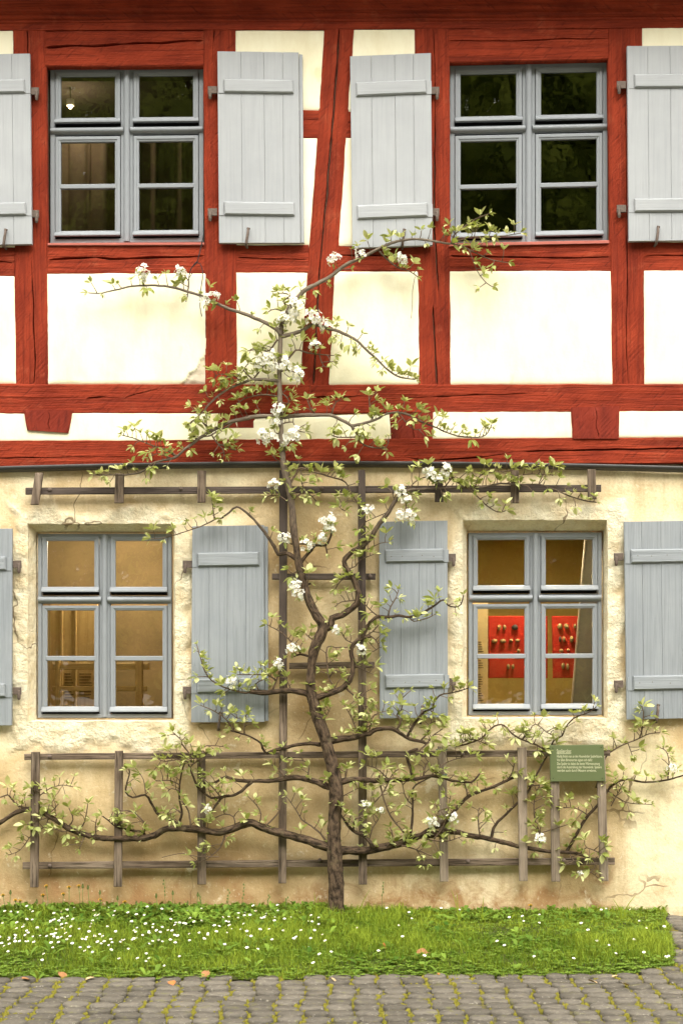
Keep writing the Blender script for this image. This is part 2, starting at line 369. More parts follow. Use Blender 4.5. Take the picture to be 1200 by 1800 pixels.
tag(mk('moss', v, f, M['moss'], smooth=True), 'yellow green moss growing in the joints between grey setts', 'moss', kind='stuff')

# ================================================================== HOUSE
H = empty('timber_framed_house'); tag(H, 'house with red timber framing above and ochre rendered ground floor', 'house')
TF = .035     # timber face offset
def bil(q, s, t): # q: TL TR BR BL, s across 0..1 (x), t down 0..1
    a = [q[0][i]*(1-s)+q[1][i]*s for i in (0, 1)]; b = [q[3][i]*(1-s)+q[2][i]*s for i in (0, 1)]
    return a[0]*(1-t)+b[0]*t, a[1]*(1-t)+b[1]*t
def beam(name, q, horiz, cracks=(), front=TF, back=-.02, mat='timber', seed=None, wob=.003, maxd=.045):
    """hewn beam: gridded front with a real check (crack) carved into it; cracks = [(t,s,width)]"""
    seed = random.random()*90 if seed is None else seed
    qw = [Q(a, b, front) for a, b in q]
    L = math.dist(qw[0], qw[1]) if horiz else math.dist(qw[0], qw[3])
    W = math.dist(qw[1], qw[2]) if horiz else math.dist(qw[0], qw[1])
    nt = max(6, int(L/.022)); v = []; uv = []; f = []
    cr = sorted(cracks)
    def crack(t):
        if not cr or t <= cr[0][0] or t >= cr[-1][0]: return (cr[0][1] if cr and t <= cr[0][0] else cr[-1][1] if cr else .5), 0.0
        for a, b in zip(cr, cr[1:]):
            if a[0] <= t <= b[0]:
                k = (t-a[0])/max(1e-6, b[0]-a[0]); return a[1]+(b[1]-a[1])*k, a[2]+(b[2]-a[2])*k
    ncol = None
    for i in range(nt+1):
        t = i/nt; sc, wc = crack(t); sc += .035*nz(t*L, seed, 2, 6.)*(1 if wc > 0 else 0); sc = min(.9, max(.1, sc))
        wc *= 1.5*(.75+.5*nz(t*L, seed, 5, 11.)); wc = max(0, wc)
        hw = wc/W*.5
        ss = [(-1, 0), (0, 0), (.035, 0)]+[(.035+(sc-hw-.035)*k/4, 0) for k in (1, 2, 3)]+[(sc-hw, 0), (sc, 1), (sc+hw, 0)]+[(sc+hw+(.965-sc-hw)*k/4, 0) for k in (1, 2, 3)]+[(.965, 0), (1, 0), (2, 0)]
        ncol = len(ss)
        for k, (s, deep) in enumerate(ss):
            e = 0 if s < .5 else 1
            s2 = min(1, max(0, s)); wobl = wob*(nz(t*L, seed+e*9, 0, 5.)+.6*nz(t*L, seed+e*9, 3, 19.))/W
            if s2 < .2 or s2 > .8: s2 += wobl
            x, z = bil(qw, t, s2) if horiz else bil(qw, s2, t)
            y = front+.0035*nz(x, z, seed, 4.)+.0016*nz(x, z, seed+5, 22.)
            if k in (1, ncol-2): y -= .006
            if deep: y -= min(maxd, wc*5)
            if k in (0, ncol-1): y = back
            v.append((x, -y, z)); uv.append((t*L+seed, s2*W+seed*.37))
    for i in range(nt):
        for k in range(ncol-1):
            a = i*ncol+k; b = a+ncol; f.append((a, b, b+1, a+1) if not horiz else (a, a+1, b+1, b))
    f.append(tuple(range(ncol))); f.append(tuple(nt*ncol+k for k in range(ncol-1, -1, -1)))
    return mk(name, v, f, M[mat], H, uv)
def hx(x0, x1, y0, y1, y2=None, y3=None): return [(x0, y0), (x1, y1 if y2 is None else y1), (x1, y3 if y3 is not None else (y1 if y2 is None else y2)), (x0, y2 if y2 is not None else y1)]
def hrail(name, x0, x1, ya, yb, yc, yd, cracks=(), **k):   # top-left, top-right, bottom-right, bottom-left y
    return beam(name, [(x0, ya), (x1, yb), (x1, yc), (x0, yd)], True, cracks, **k)
def post(xa, xb, xc, xd, y0, y1, cracks=(), **k):       # top-left, top-right, bottom-right, bottom-left x
    return beam('timber_post', [(xa, y0), (xb, y0), (xc, y1), (xd, y1)], False, cracks, **k)
post(-330, -270, -266, -326, 52, 677, [(.1, .5, 0), (.4, .45, .008), (.8, .5, 0)])
post(22, 81, 86, 27, 50, 677, [(0, .43, .008), (.12, .5, .006), (.2, .62, .0), (.62, .5, .0), (.75, .55, .008), (.93, .6, .008), (1, .55, .004)])
post(357, 415, 418, 361, 50, 677, [(0, .33, .006), (.09, .3, .003), (.12, .35, 0), (.74, .62, 0), (.8, .62, .004), (.95, .68, 0)])
beam('brace', [(569, 50), (624, 50), (579, 677), (526, 677)], False, [(0, .5, .010), (.2, .5, .012), (.45, .46, .014), (.62, .42, .01), (.68, .4, .006), (.80, .43, .012), (1, .47, .013)], seed=31)
post(727, 789, 793, 734, 50, 677, [(0, .55, .005), (.2, .60, .003), (.35, .55, .009), (.55, .52, .011), (.70, .62, .010), (.76, .68, .0), (.77, .5, .0), (.8, .47, .010), (1, .58, .011)])
post(1067, 1129, 1133, 1074, 46, 677, [(.1, .5, 0), (.3, .5, .004), (.7, .5, .007), (.88, .45, .006), (1, .5, .002)])
post(1405, 1466, 1470, 1409, 46, 677, [(.1, .5, 0), (.5, .5, .008), (.9, .5, .0)])
hrail('timber_plate', -440, 1640, 36, 30, 48, 55, [], front=TF+.004)
# window heads
hrail('timber_lintel', 80, 358, 54, 54, 116, 117, [(0, .46, .013), (.3, .42, .013), (.6, .36, .015), (1, .28, .012)])
hrail('timber_lintel', 788, 1068, 50, 50, 104, 110, [(0, .36, .005), (.4, .38, .008), (.7, .33, .009), (1, .33, .004)])
# breast rails
hrail('timber_rail', -268, 26, 434, 434, 486, 486, [(0, .5, .003), (.5, .45, .008), (.97, .5, .009), (1, .5, .006)])
hrail('timber_rail', 84, 360, 430, 430, 481, 482, [(0, .52, .010), (.3, .42, .012), (.4, .50, .012), (.75, .42, .014), (1, .38, .008)])
hrail('timber_rail', 416, 542, 430, 430, 480, 480, [(0, .44, .005), (.5, .5, .009), (1, .50, .008)])
hrail('timber_rail', 592, 735, 428, 428, 477, 478, [(0, .4, .008), (.4, .42, .010), (1, .5, .004)])
hrail('timber_rail', 790, 1072, 430, 424, 477, 478, [(0, .40, .010), (.4, .48, .011), (.8, .53, .010), (1, .52, .008)])
hrail('timber_rail', 1130, 1408, 424, 424, 476, 477, [(0, .5, .006), (.3, .45, .010), (.7, .4, .008), (1, .4, .0)])
hrail('timber_rail', 414, 560, 193, 193, 243, 243, [(0, .35, .004), (.8, .35, .006), (1, .36, .006)])
hrail('timber_rail', 603, 730, 195, 195, 243, 243, [(0, .4, .004), (1, .4, .004)])
# sill beam, foot beam, joist ends
hrail('timber_sill_beam', -440, 545, 673, 676, 727, 727, [(.28, .42, 0), (.30, .42, .004), (.335, .40, .004), (.6, .5, 0.0), (.606, .45, .011), (.625, .42, .011), (.64, .4, 0), (.66, .55, .0), (.68, .40, .006), (.72, .2, .006), (.73, .2, 0), (1, .5, 0)], front=TF+.006)
hrail('timber_sill_beam', 545.6, 1640, 676, 674, 722, 727, [(0, .46, .010), (.05, .42, .009), (.09, .36, .0), (.12, .5, .0), (.2, .42, .007), (.34, .32, .005), (.36, .32, 0), (1, .5, 0)], front=TF+.006)
hrail('timber_foot_beam', -440, 1640, 776, 766, 812, 824, [(0, .5, .0), (.12, .55, .005), (.22, .66, .007), (.36, .6, .0), (.55, .62, .0), (.57, .85, .009), (.62, .72, .009), (.65, .5, 0), (.66, .5, .009), (.72, .46, .011), (.79, .42, .010), (.82, .4, 0), (1, .5, 0)], front=TF+.004)
for q, fr in (([(42, 721), (128, 721), (120, 761), (48, 756)], TF+.012), ([(372, 703), (450, 700), (447, 752), (380, 752)], TF-.004), ([(680, 709), (763, 713), (762, 774), (686, 774)], TF-.004), ([(1003, 716), (1088, 714), (1087, 771), (1006, 771)], TF+.009), ([(1330, 716), (1412, 716), (1408, 768), (1334, 768)], TF+.009), ([(-292, 722), (-208, 722), (-212, 768), (-288, 768)], TF+.009)):
    beam('joist_end', q, False, [(0, .5, .004), (.3, .55, .006), (.6, .5, .007), (.95, .56, .010)], front=fr+.005, mat='timber_end', wob=.006, maxd=.009)
def panel(q, depth=TF+.004, damage=None, cell=.028, rim=.028, edge=.016, seed=None):
    """hand-laid limewashed infill: grid, rounded in towards the timbers"""
    seed = random.random()*50 if seed is None else seed
    qw = [Q(a, b, depth) for a, b in q]
    W = max(math.dist(qw[0], qw[1]), math.dist(qw[3], qw[2])); Hh = math.dist(qw[1], qw[2])
    def axis(L):
        a = [0, .006, .014, .022, .032]; n_ = max(3, int((L-.064)/cell)); return [x/L for x in a]+[(.032+(L-.064)*k/n_)/L for k in range(1, n_)]+[1-x/L for x in a[::-1]]
    sx, sz = axis(W), axis(Hh); v = []; uv = []; dm = []
    for t in sz:
        for s in sx:
            x, z = bil(qw, s, t); ed = min(s*W, (1-s)*W, t*Hh, (1-t)*Hh*.75)
            k = min(1, max(0, ed/(rim*(1+.4*nz(x, z, seed, 7.))))); k = math.sin(k*math.pi/2)
            y = depth-edge*(1-k)+.0022*nz(x, z, seed, 3.)+.0012*nz(x, z, seed+3, 14.)
            d = 0
            if damage:
                for fn in damage:
                    d = max(d, fn(s, t, x, z))
                y -= d*(.010+.005*nz(x, z, 3, 30.))
            v.append((x, -y, z)); uv.append((x, z)); dm.append(d)
    n_ = len(sx); f = [(i*n_+k, (i+1)*n_+k, (i+1)*n_+k+1, i*n_+k+1) for i in range(len(sz)-1) for k in range(n_-1)]
    return mk('plaster_panel', v, f, M['panel'], H, uv, True, dict(dmg=dm))
def corner_damage(s, t, x, z):
    a = (1-s)*1.02; b = (1-t)*.72
    v = .17-(a*.9+b*.75)+.03*nz(x, z, 1, 9.)+.02*nz(x, z, 2, 25.)
    e = .016+.02*nz(0, z, 6, 9.)-a if t > .35 else -1
    return 1.0 if v > .012 or e > 0 else 0.0
e_ = 5
panel([(-275, 482), (28, 482), (32, 678), (-270, 678)])
panel([(80, 478), (365, 478), (367, 678), (82, 678)], damage=[corner_damage], seed=4.2, cell=.009)
panel([(412, 476), (543, 476), (530, 679), (414, 679)])
panel([(585, 474), (738, 474), (740, 679), (574, 679)])
panel([(787, 473), (1076, 473), (1079, 679), (788, 679)], seed=12.)
panel([(1128, 472), (1412, 472), (1414, 679), (1129, 679)])
panel([(411, 51), (573, 51), (566, 197), (412, 197)]); panel([(411, 239), (562, 239), (546, 434), (412, 434)])
panel([(619, 49), (731, 49), (733, 199), (607, 199)]); panel([(605, 239), (735, 239), (738, 436), (591, 436)])
panel([(-275, 51), (26, 51), (30, 438), (-272, 438)]); panel([(1124, 44), (1410, 44), (1412, 430), (1127, 430)])
panel([(-440, 722), (-286, 722), (-286, 779), (-440, 779)], rim=.02); panel([(-214, 722), (388, 723), (384, 779), (-214, 779)], rim=.02); panel([(374, 740), (690, 722), (690, 779), (374, 781)], rim=.02, depth=TF-.001)
panel([(758, 719), (1009, 716), (1009, 774), (758, 774)], rim=.02); panel([(1082, 718), (1336, 718), (1336, 772), (1082, 772)], rim=.02)
panel([(1406, 718), (1640, 718), (1640, 772), (1406, 772)], rim=.02)

# windows: pixel rects of the outer frames
WIN = dict(ul=(89, 358, 119, 427), ur=(790, 1067, 113, 429), ll=(67, 302, 938, 1262), lr=(823, 1057, 936, 1257))
UP_OPEN = [(82, 360, 112, 432), (788, 1070, 104, 432)]
LO_OPEN = [(49, 308, 921, 1268), (812, 1067, 914, 1263)]
def cells(name, x0, x1, y0, y1, opens, front, back, mat):
    xs = sorted({x0, x1, *[o[i] for o in opens for i in (0, 1)]}); ys = sorted({y0, y1, *[o[i] for o in opens for i in (2, 3)]})
    m = MB()
    for a, b in zip(xs, xs[1:]):
        for c, d in zip(ys, ys[1:]):
            if any(o[0] <= (a+b)/2 <= o[1] and o[2] <= (c+d)/2 <= o[3] for o in opens): continue
            m.add(*slab_data([Q(px, py, 0) for px, py in rect(a, b, c, d)], front, back, 0.0))
    return m.build(name, mat, H)
cells('wall_core', -440, 1640, 20, 815, UP_OPEN, .0, -.30, M['core'])
cells('wall_core', -440, 1640, 822, 1625, LO_OPEN, -.045, -.34, M['core'])
# ---- ground floor render: displaced sheet with window openings
SURR = [(22, 338, 892, 1322), (788, 1098, 884, 1312)]
def ss(e0, e1, x): k = min(1, max(0, (x-e0)/(e1-e0))); return k*k*(3-2*k)
def surround(px, py):
    m = 0
    for x0, x1, y0, y1 in SURR:
        d = min(px-x0, x1-px, py-y0, y1-py)+22*nz(px, py, 8, .018)+9*nz(px, py, 3, .06)
        m = max(m, ss(-6, 16, d))
    return m
def wallpt(px, py):
    r = surround(px, py); x, z = Q(px, py, 0)
    y = .005*fb(x, z, 2, 1.6, 3)+.002*nz(x, z, 5, 16.)+r*(.0085*fb(x, z, 4, 12., 4)+.004)
    jx = .006*fb(x, z, 11, 8., 2); jz = .006*fb(x, z, 17, 8., 2)
    return (x+jx, -y, z+jz), r
def axis_lines(a, b, step, extra):
    L = sorted(set(np.round(np.arange(a, b+.1, step), 2)) | set(extra)); out = [L[0]]
    for q in L[1:]:
        if q-out[-1] < step*.45:
            if q in extra: out[-1] = q
            continue
        out.append(q)
    return out
XS = axis_lines(-440, 1640, 4.5, [o[i] for o in LO_OPEN for i in (0, 1)]); YS = axis_lines(816, 1628, 4.5, [o[i] for o in LO_OPEN for i in (2, 3)])
v = []; idx = {}; at = dict(rough=[], tone=[], damp=[]); f = []
for j, py in enumerate(YS):
    for i, px in enumerate(XS):
        p, r = wallpt(px, py); v.append(p); at['rough'].append(r)
        n_ = fb(px/270, py/270, 21, .8, 3)
        tone = .60+.45*n_+.16*fb(px/270, py/270, 33, 3.2, 3)-.33*ss(1290, 1420, py)*(1-.75*ss(1060, 1130, px+40*nz(px, py, 3, .01)))*(1-.4*ss(330, 30, px))+.1*ss(900, 830, py)+.28*ss(1075, 1110, px)*ss(1270, 1340, py)
        at['tone'].append(tone)
        at['damp'].append(ss(1470+60*nz(px, 0, 2, .006)+40*nz(px, py, 4, .02), 1590, py)*(1-.6*ss(1040, 1120, px)))
n_ = len(XS)
for j in range(len(YS)-1):
    for i in range(n_-1):
        cx, cy = (XS[i]+XS[i+1])/2, (YS[j]+YS[j+1])/2
        if any(o[0] < cx < o[1] and o[2] < cy < o[3] for o in LO_OPEN): continue
        k = j*n_+i; f.append((k, k+n_, k+n_+1, k+1))
mk('rendered_wall', v, f, M['render'], H, None, True, at)
for (x0, x1, y0, y1), key in zip(LO_OPEN, ('ll', 'lr')):
    wx0, wx1, wy0, wy1 = WIN[key]; rec = -.10
    xs = [x for x in XS if x0 <= x <= x1]; ys = [y for y in YS if y0 <= y <= y1]
    loop = [(x, y0) for x in xs]+[(x1, y) for y in ys[1:]]+[(x, y1) for x in xs[-2::-1]]+[(x0, y) for y in ys[-2:0:-1]]
    v = []; at = dict(rough=[], tone=[], damp=[]); f = []; K = 5; n_ = len(loop)
    for k in range(K+2):
        tt = min(1, k/K)
        for px, py in loop:
            po, r = wallpt(px, py)
            ix = wx0-3+(px-x0)/(x1-x0)*(wx1-wx0+6); iy = wy0-3+(py-y0)/(y1-y0)*(wy1-wy0+6)
            xi, zi = Q(ix, iy, rec); s = [0, .16, .34, .56, .8, 1][min(k, 5)]
            x = po[0]*(1-s)+xi*s; z = po[2]*(1-s)+zi*s; yy = po[1]*(1-tt)+(-rec)*tt
            if 0 < k < K: x += .006*nz(px, py, k*3, .05); z += .007*nz(px, py, k*3+1, .05)
            if k == K+1: yy = .34
            v.append((x, yy, z)); at['rough'].append(.8); at['tone'].append(.55); at['damp'].append(0)
    for k in range(K+1):
        for i in range(n_): j = (i+1) % n_; f.append((k*n_+i, k*n_+j, (k+1)*n_+j, (k+1)*n_+i))
    mk('window_reveal', v, f, M['render'], H, None, False, at)
# flashing between the floors
pts = []
prof = [(.030, 1.5), (.052, 1.0), (.058, .0), (.056, -3), (.050, -5.5), (.038, -7.5), (.012, -8.5), (.0, -8.5)]
v = []; f = []
XF = list(range(-440, 1641, 20))
for px in XF:
    yc = 812.0+9*((px-600)/600)**2*(1 if abs(px-600) < 620 else 620/abs(px-600)) if abs(px-600) < 640 else 821
    for o_, dy in prof:
        x, z = Q(px, yc, .04); v.append((x, -(o_+.004+.0015*nz(px, dy, 0, .03)), z+dy/270.))
for i in range(len(XF)-1):
    for k in range(len(prof)-1): a = i*len(prof)+k; b = a+len(prof); f.append((a, a+1, b+1, b))
mk('flashing', v, f, M['metal'], H, None, True)
# cornice and eaves
prof = [(.0, 50), (TF+.012, 40), (TF+.012, 36), (TF+.020, 35.5), (TF+.030, 33), (TF+.030, 29), (TF+.036, 28), (TF+.055, 26), (TF+.060, 20.5), (TF+.066, 20), (TF+.10, 15), (TF+.13, 5), (TF+.15, -8), (TF+.16, -9), (TF+.16, -24), (.38, -26), (.38, -66), (-.2, -66)]
v = []; f = []; uv = []
XF = list(range(-480, 1681, 60))
for px in XF:
    L = 0
    for i, (o_, dy) in enumerate(prof):
        x = (px-600)/270; z = CH-(dy+1.5-3*(px-600)/600-PY0)/270.
        if i: L += math.dist(prof[i-1][:1]+(prof[i-1][1]/270,), (o_, dy/270))
        v.append((x, -o_+.0015*nz(px, i, 0, .02), z+.001*nz(px, i, 4, .02))); uv.append((x+3, L))
n_ = len(prof)
for i in range(len(XF)-1):
    for k in range(n_-1): a = i*n_+k; b = a+n_; f.append((a, b, b+1, a+1))
mk('cornice', v, f, M['timber'], H, uv)
zr = CH-(-60-PY0)/270
m = MB(); x0, x1 = -4.1, 4.1
m.add([(x0, -.55, zr), (x1, -.55, zr), (x1, 3.0, zr+3.6), (x0, 3.0, zr+3.6), (x0, -.55, zr+.05), (x1, -.55, zr+.05), (x1, 3.0, zr+3.65), (x0, 3.0, zr+3.65)], [(0, 1, 2, 3), (4, 5, 6, 7), (0, 1, 5, 4), (0, 3, 7, 4), (1, 2, 6, 5)])
m.build('roof', M['roof'], H)
# side and rear closing walls keep the rooms dark
def wbox(m, x0, x1, y0, y1, z0, z1):
    m.add([(x0, y0, z0), (x1, y0, z0), (x1, y1, z0), (x0, y1, z0), (x0, y0, z1), (x1, y0, z1), (x1, y1, z1), (x0, y1, z1)],
          [(0, 3, 2, 1), (4, 5, 6, 7), (0, 1, 5, 4), (1, 2, 6, 5), (2, 3, 7, 6), (3, 0, 4, 7)]); return m
m = MB(); wbox(m, -3.9, -3.82, .35, 5, -.1, zr+.05); wbox(m, 3.82, 3.9, .35, 5, -.1, zr+.05); wbox(m, -3.82, 3.82, 4.92, 5, -.1, zr+.05); m.build('side_wall', M['core'], H)

# ---- windows
def window(key, rec, shear=0.0):
    x0, x1, y0, y1 = WIN[key]; W = x1-x0; Hh = y1-y0; cx = (x0+x1)/2
    root = empty('window', parent=H)
    def C(px, py, off): x, z = Q(px, py+shear*(px-cx), rec); return (x, -(rec+off), z)
    def loops(name, a, b, c, d, L, mat='frame', close=False):
        v = []; f = []
        for ins, off in L: v += [C(a+ins, c+ins, off), C(b-ins, c+ins, off), C(b-ins, d-ins, off), C(a+ins, d-ins, off)]
        for i in range(len(L)-1):
            for k in range(4): j = (k+1) % 4; f.append((i*4+k, i*4+j, i*4+4+j, i*4+4+k))
        if close: f.append(tuple(range((len(L)-1)*4, len(L)*4)))
        ru = random.random()*9
        return mk(name, v, f, M[mat], root, [((p[0]+p[2])+ru, (p[0]-p[2])) for p in v])
    def bar(name, a, b, c, d, fr, bk, mat='frame', ch=.002, horiz=True):
        qw = [Q(px, py+shear*(px-cx), rec) for px, py in rect(a, b, c, d)]
        return MB().add(*slab_data(qw, rec+fr, rec+bk, ch, 'h' if horiz else 'v')).build(name, M[mat], root)
    fw = W*.030; my = y0+Hh*.358       # frame width, transom centre
    loops('frame', x0, x1, y0, y1, [(0, -.06), (0, .0), (.8, .003), (fw-1, .003), (fw, .0), (fw, -.05)])
    mh = W*.040; th = Hh*.022
    bar('mullion', cx-mh, cx+mh, y0+fw, y1-fw, -.001, -.05, horiz=False)
    # rounded bead on the mullion and transom
    v = []; f = []; n_ = 8; hw = W*.021
    for py in (y0+2, y1-2):
        for k in range(n_+1): th_ = math.pi*k/n_; v.append(Vector(C(cx-hw*math.cos(th_), py, 0))+Vector((0, -.022*math.sin(th_), 0)))
    f = [(k, k+1, n_+1+k+1, n_+1+k) for k in range(n_)]
    mk('mullion_bead', v, f, M['frame'], root, [(p[2], p[0]) for p in v], True)
    for a, b in ((x0+fw, cx-mh), (cx+mh, x1-fw)): bar('transom', a, b, my-th, my+th, -.002, -.05)
    for a, b in ((x0+1, cx-hw-.5), (cx+hw+.5, x1-1)):
        v = []; hh = Hh*.017
        for px in (a, b):
            for k in range(n_+1): th_ = math.pi*k/n_; v.append(Vector(C(px, my-hh*math.cos(th_), 0))+Vector((0, -.026*math.sin(th_), 0)))
        mk('transom_bead', v, [(k, n_+1+k, n_+1+k+1, k+1) for k in range(n_)], M['frame'], root, [(p[0], p[2]) for p in v], True)
    sw = W*.036
    for a, b in ((x0+fw+.8, cx-mh-.8), (cx+mh+.8, x1-fw-.8)):
        for c, d, two in ((y0+fw*.6, my-th-1.5, False), (my+th+3.5, y1-fw*.9, True)):
            slit = Hh*.017; dd = d-slit
            loops('sash', a, b, c, dd, [(0, -.04), (0, .004), (.9, .007), (sw*.55, .007), (sw*.62, .003), (sw*.92, .0), (sw, -.004), (sw, -.025)])
            bar('slit_shade_strip', a+.5, b-.5, dd+.3, d+.5, -.012, -.04, 'slit_shade', 0)  # added black strip: shade of the open drip slit, put in as colour
            # weather bar: sloping drip moulding
            wb = Hh*.024; v = []
            for px in (a-.5, b+.5):
                for py, o_ in ((dd-wb, .006), (dd-wb*.9, .012), (dd-wb*.15, .034), (dd+wb*.12, .034), (dd+wb*.12, .006)): v.append(C(px, py, o_))
            mk('weather_bar', v, [(k, k+5, k+6, k+1) for k in range(4)]+[(0, 1, 2, 3, 4), (9, 8, 7, 6, 5)], M['frame'], root, [(p[0], p[2]) for p in v])
            ga, gb, gc, gd = a+sw-1, b-sw+1, c+sw-1, dd-sw+1
            pcs = [(gc, gd)]
            if two:
                mid = (gc+gd)/2; g2 = Hh*.013; pcs = [(gc, mid), (mid, gd)]
                bar('glazing_bar', a+sw*.75, b-sw*.75, mid-g2, mid+g2, .004, -.022, ch=.004)
            for c2, d2 in pcs:
                v = [C(px, py, -.014) for px, py in rect(ga, gb, c2, d2)]
                mk('pane', v, [(3, 2, 1, 0)], M['glass'], root, [(p[0], p[2]) for p in v])
    return root
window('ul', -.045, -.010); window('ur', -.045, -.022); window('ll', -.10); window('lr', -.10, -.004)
# thin painted sills below the upper windows
for x0, x1, ya, yb in ((84, 359, 430.5, 429.5), (789, 1070, 432, 425.5)):
    slab('window_sill', [(x0, ya-3.5), (x1, yb-3.5), (x1, yb+1), (x0, ya+1)], TF+.016, -.1, M['sill'], H, .003)

# ---- shutters
def shutter(q, up, cuts, battens, hinge_side, hy, nails=False, strip=False, catch=None):
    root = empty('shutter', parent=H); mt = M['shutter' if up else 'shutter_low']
    bk = (TF+.022) if up else .028; fr = bk+.028
    cs = [0]+cuts+[1]
    for a, b in zip(cs, cs[1:]):
        g = .0012; fz = fr+random.uniform(-.0012, .0012)
        qq = [bil(q, a+g, 0), bil(q, b-g, 0), bil(q, b-g, 1), bil(q, a+g, 1)]
        slab('plank', qq, fz, bk, mt, root, .0014, ref=fr, along='v')
    if strip:
        a = bil(q, 1, .004); b = bil(q, 1, .996)
        slab('rebate_strip', [(a[0]+.4, a[1]), (a[0]+6.5, a[1]+1), (b[0]+6.5, b[1]), (b[0]+.4, b[1])], fr-.014, bk-.012, mt, root, .002, ref=fr, along='v')
    for x0, x1, ya, yb in battens:
        dy = (x1-x0)*((q[1][1]-q[0][1])/(q[1][0]-q[0][0]))
        qq = [(x0, ya), (x1, ya+dy), (x1+1, yb+dy), (x0+1, yb)]
        qw = [Q(a, b, fr) for a, b in qq]
        v, f, u = slab_data(qw, fr+.017, fr+.0012, .008, 'h')
        b_ = MB().add(v, f, u).build('batten', mt, root)
        m = MB()
        ex = (x0-9, x0-.5) if hinge_side < 0 else (x1+1.5, x1+10)
        slab('hinge_strap', rect(ex[0], ex[1], ya+(dy if hinge_side > 0 else 0)+2, yb+(dy if hinge_side > 0 else 0)+1), fr+.004, fr+.0014, mt, root, .001, ref=fr)
        if nails:
            for k in (.12, .33, .62, .86):
                x, z = Q(x0+(x1-x0)*k+random.uniform(-3, 3), (ya+yb)/2+dy*k+random.uniform(-2, 2), fr+.02)
                MB().add(*lathe((x, -(fr+.0165), z), [(.0035, 0), (.003, -.0016)], 8, 'y')).build('nail', M['iron'], root)
    ed = q[0][0] if hinge_side < 0 else q[1][0]
    for y in hy:
        a, b = (ed-17, ed-.5) if hinge_side < 0 else (ed+.5, ed+15)
        if hinge_side < 0: a += 0
        h_ = slab('hinge', rect(a, b, y-7, y+6), fr-.012, fr-.024, M['iron'], root, .002, ref=fr)
        kx = a+4 if hinge_side < 0 else b-4
        x, z = Q(kx, y+9, fr)
        MB().add(*tube([(x, -(fr-.018), z+.03), (x, .02, z+.03)], [.009, .009], 8)).build('hinge_pintle', M['iron'], root)
        MB().add(*lathe((x, -(fr-.016), z-.018), [(.004, -.006), (.010, 0), (.011, .012), (.011, .05), (.009, .056)], 10)).build('hinge_pin', M['iron'], root, True)
    if catch:
        cx_, cy_ = catch; m = MB()
        x, z = Q(cx_, cy_, fr+.02)
        m.add(*tube([(x+.004, -(fr+.012), z+.052), (x+.002, -(fr+.022), z+.02), (x-.006, -(fr+.022), z-.035), (x-.010, -(fr+.014), z-.06)], [.008, .0085, .0095, .009], 8))
        m.add(*tube([(x-.004, -(fr+.014), z+.056), (x+.016, -(fr+.014), z+.052)], [.0075, .006], 6))
        m.add(*tube([(x-.006, -(fr+.018), z-.05), (x-.006, .03, z-.056)], [.008, .008], 6))
        m.build('shutter_catch', M['iron'], H, True)
    return root
shutter([(-92, 97), (53, 94), (57, 429), (-88, 432)], True, [.27, .52, .78], [(-80, 44, 143, 166), (-79, 46, 359, 381)], 1, (159, 375), catch=(9, 418))
shutter([(382, 90), (525, 92), (528, 427), (385, 427)], True, [.29, .57, .80], [(393, 515, 140, 163), (394, 517, 355, 378)], -1, (157, 372), strip=True, catch=(435, 416))
shutter([(615, 99), (757, 93), (760, 431), (619, 436)], True, [.26, .55, .78], [(625, 748, 146, 170), (627, 750, 362, 386)], 1, (158, 372), catch=(709, 418))
shutter([(1101, 81), (1246, 80), (1250, 422), (1104, 424)], True, [.25, .52, .80], [(1113, 1236, 132, 155), (1113, 1237, 350, 373)], -1, (148, 366), catch=(1155, 413))
shutter([(-110, 930), (22, 929), (21, 1275), (-112, 1277)], False, [.26, .5, .77], [(-99, 11, 979, 1003), (-100, 10, 1202, 1226)], 1, (992, 1215))
shutter([(338, 925), (464, 923), (465, 1269), (336, 1270)], False, [.24, .49, .75], [(347, 455, 972, 996), (346, 455, 1193, 1218)], -1, (992, 1214), strip=True, catch=(386, 1268))
shutter([(666, 917), (786, 915), (787, 1261), (667, 1263)], False, [.31, .58, .82], [(676, 778, 966, 989), (676, 779, 1186, 1210)], 1, (980, 1199), nails=True, catch=(741, 1256))
shutter([(1096, 917), (1224, 915), (1229, 1262), (1101, 1265)], False, [.24, .5, .77], [(1107, 1215, 966, 990), (1111, 1219, 1188, 1213)], -1, (979, 1203), nails=True, catch=(1155, 1254))

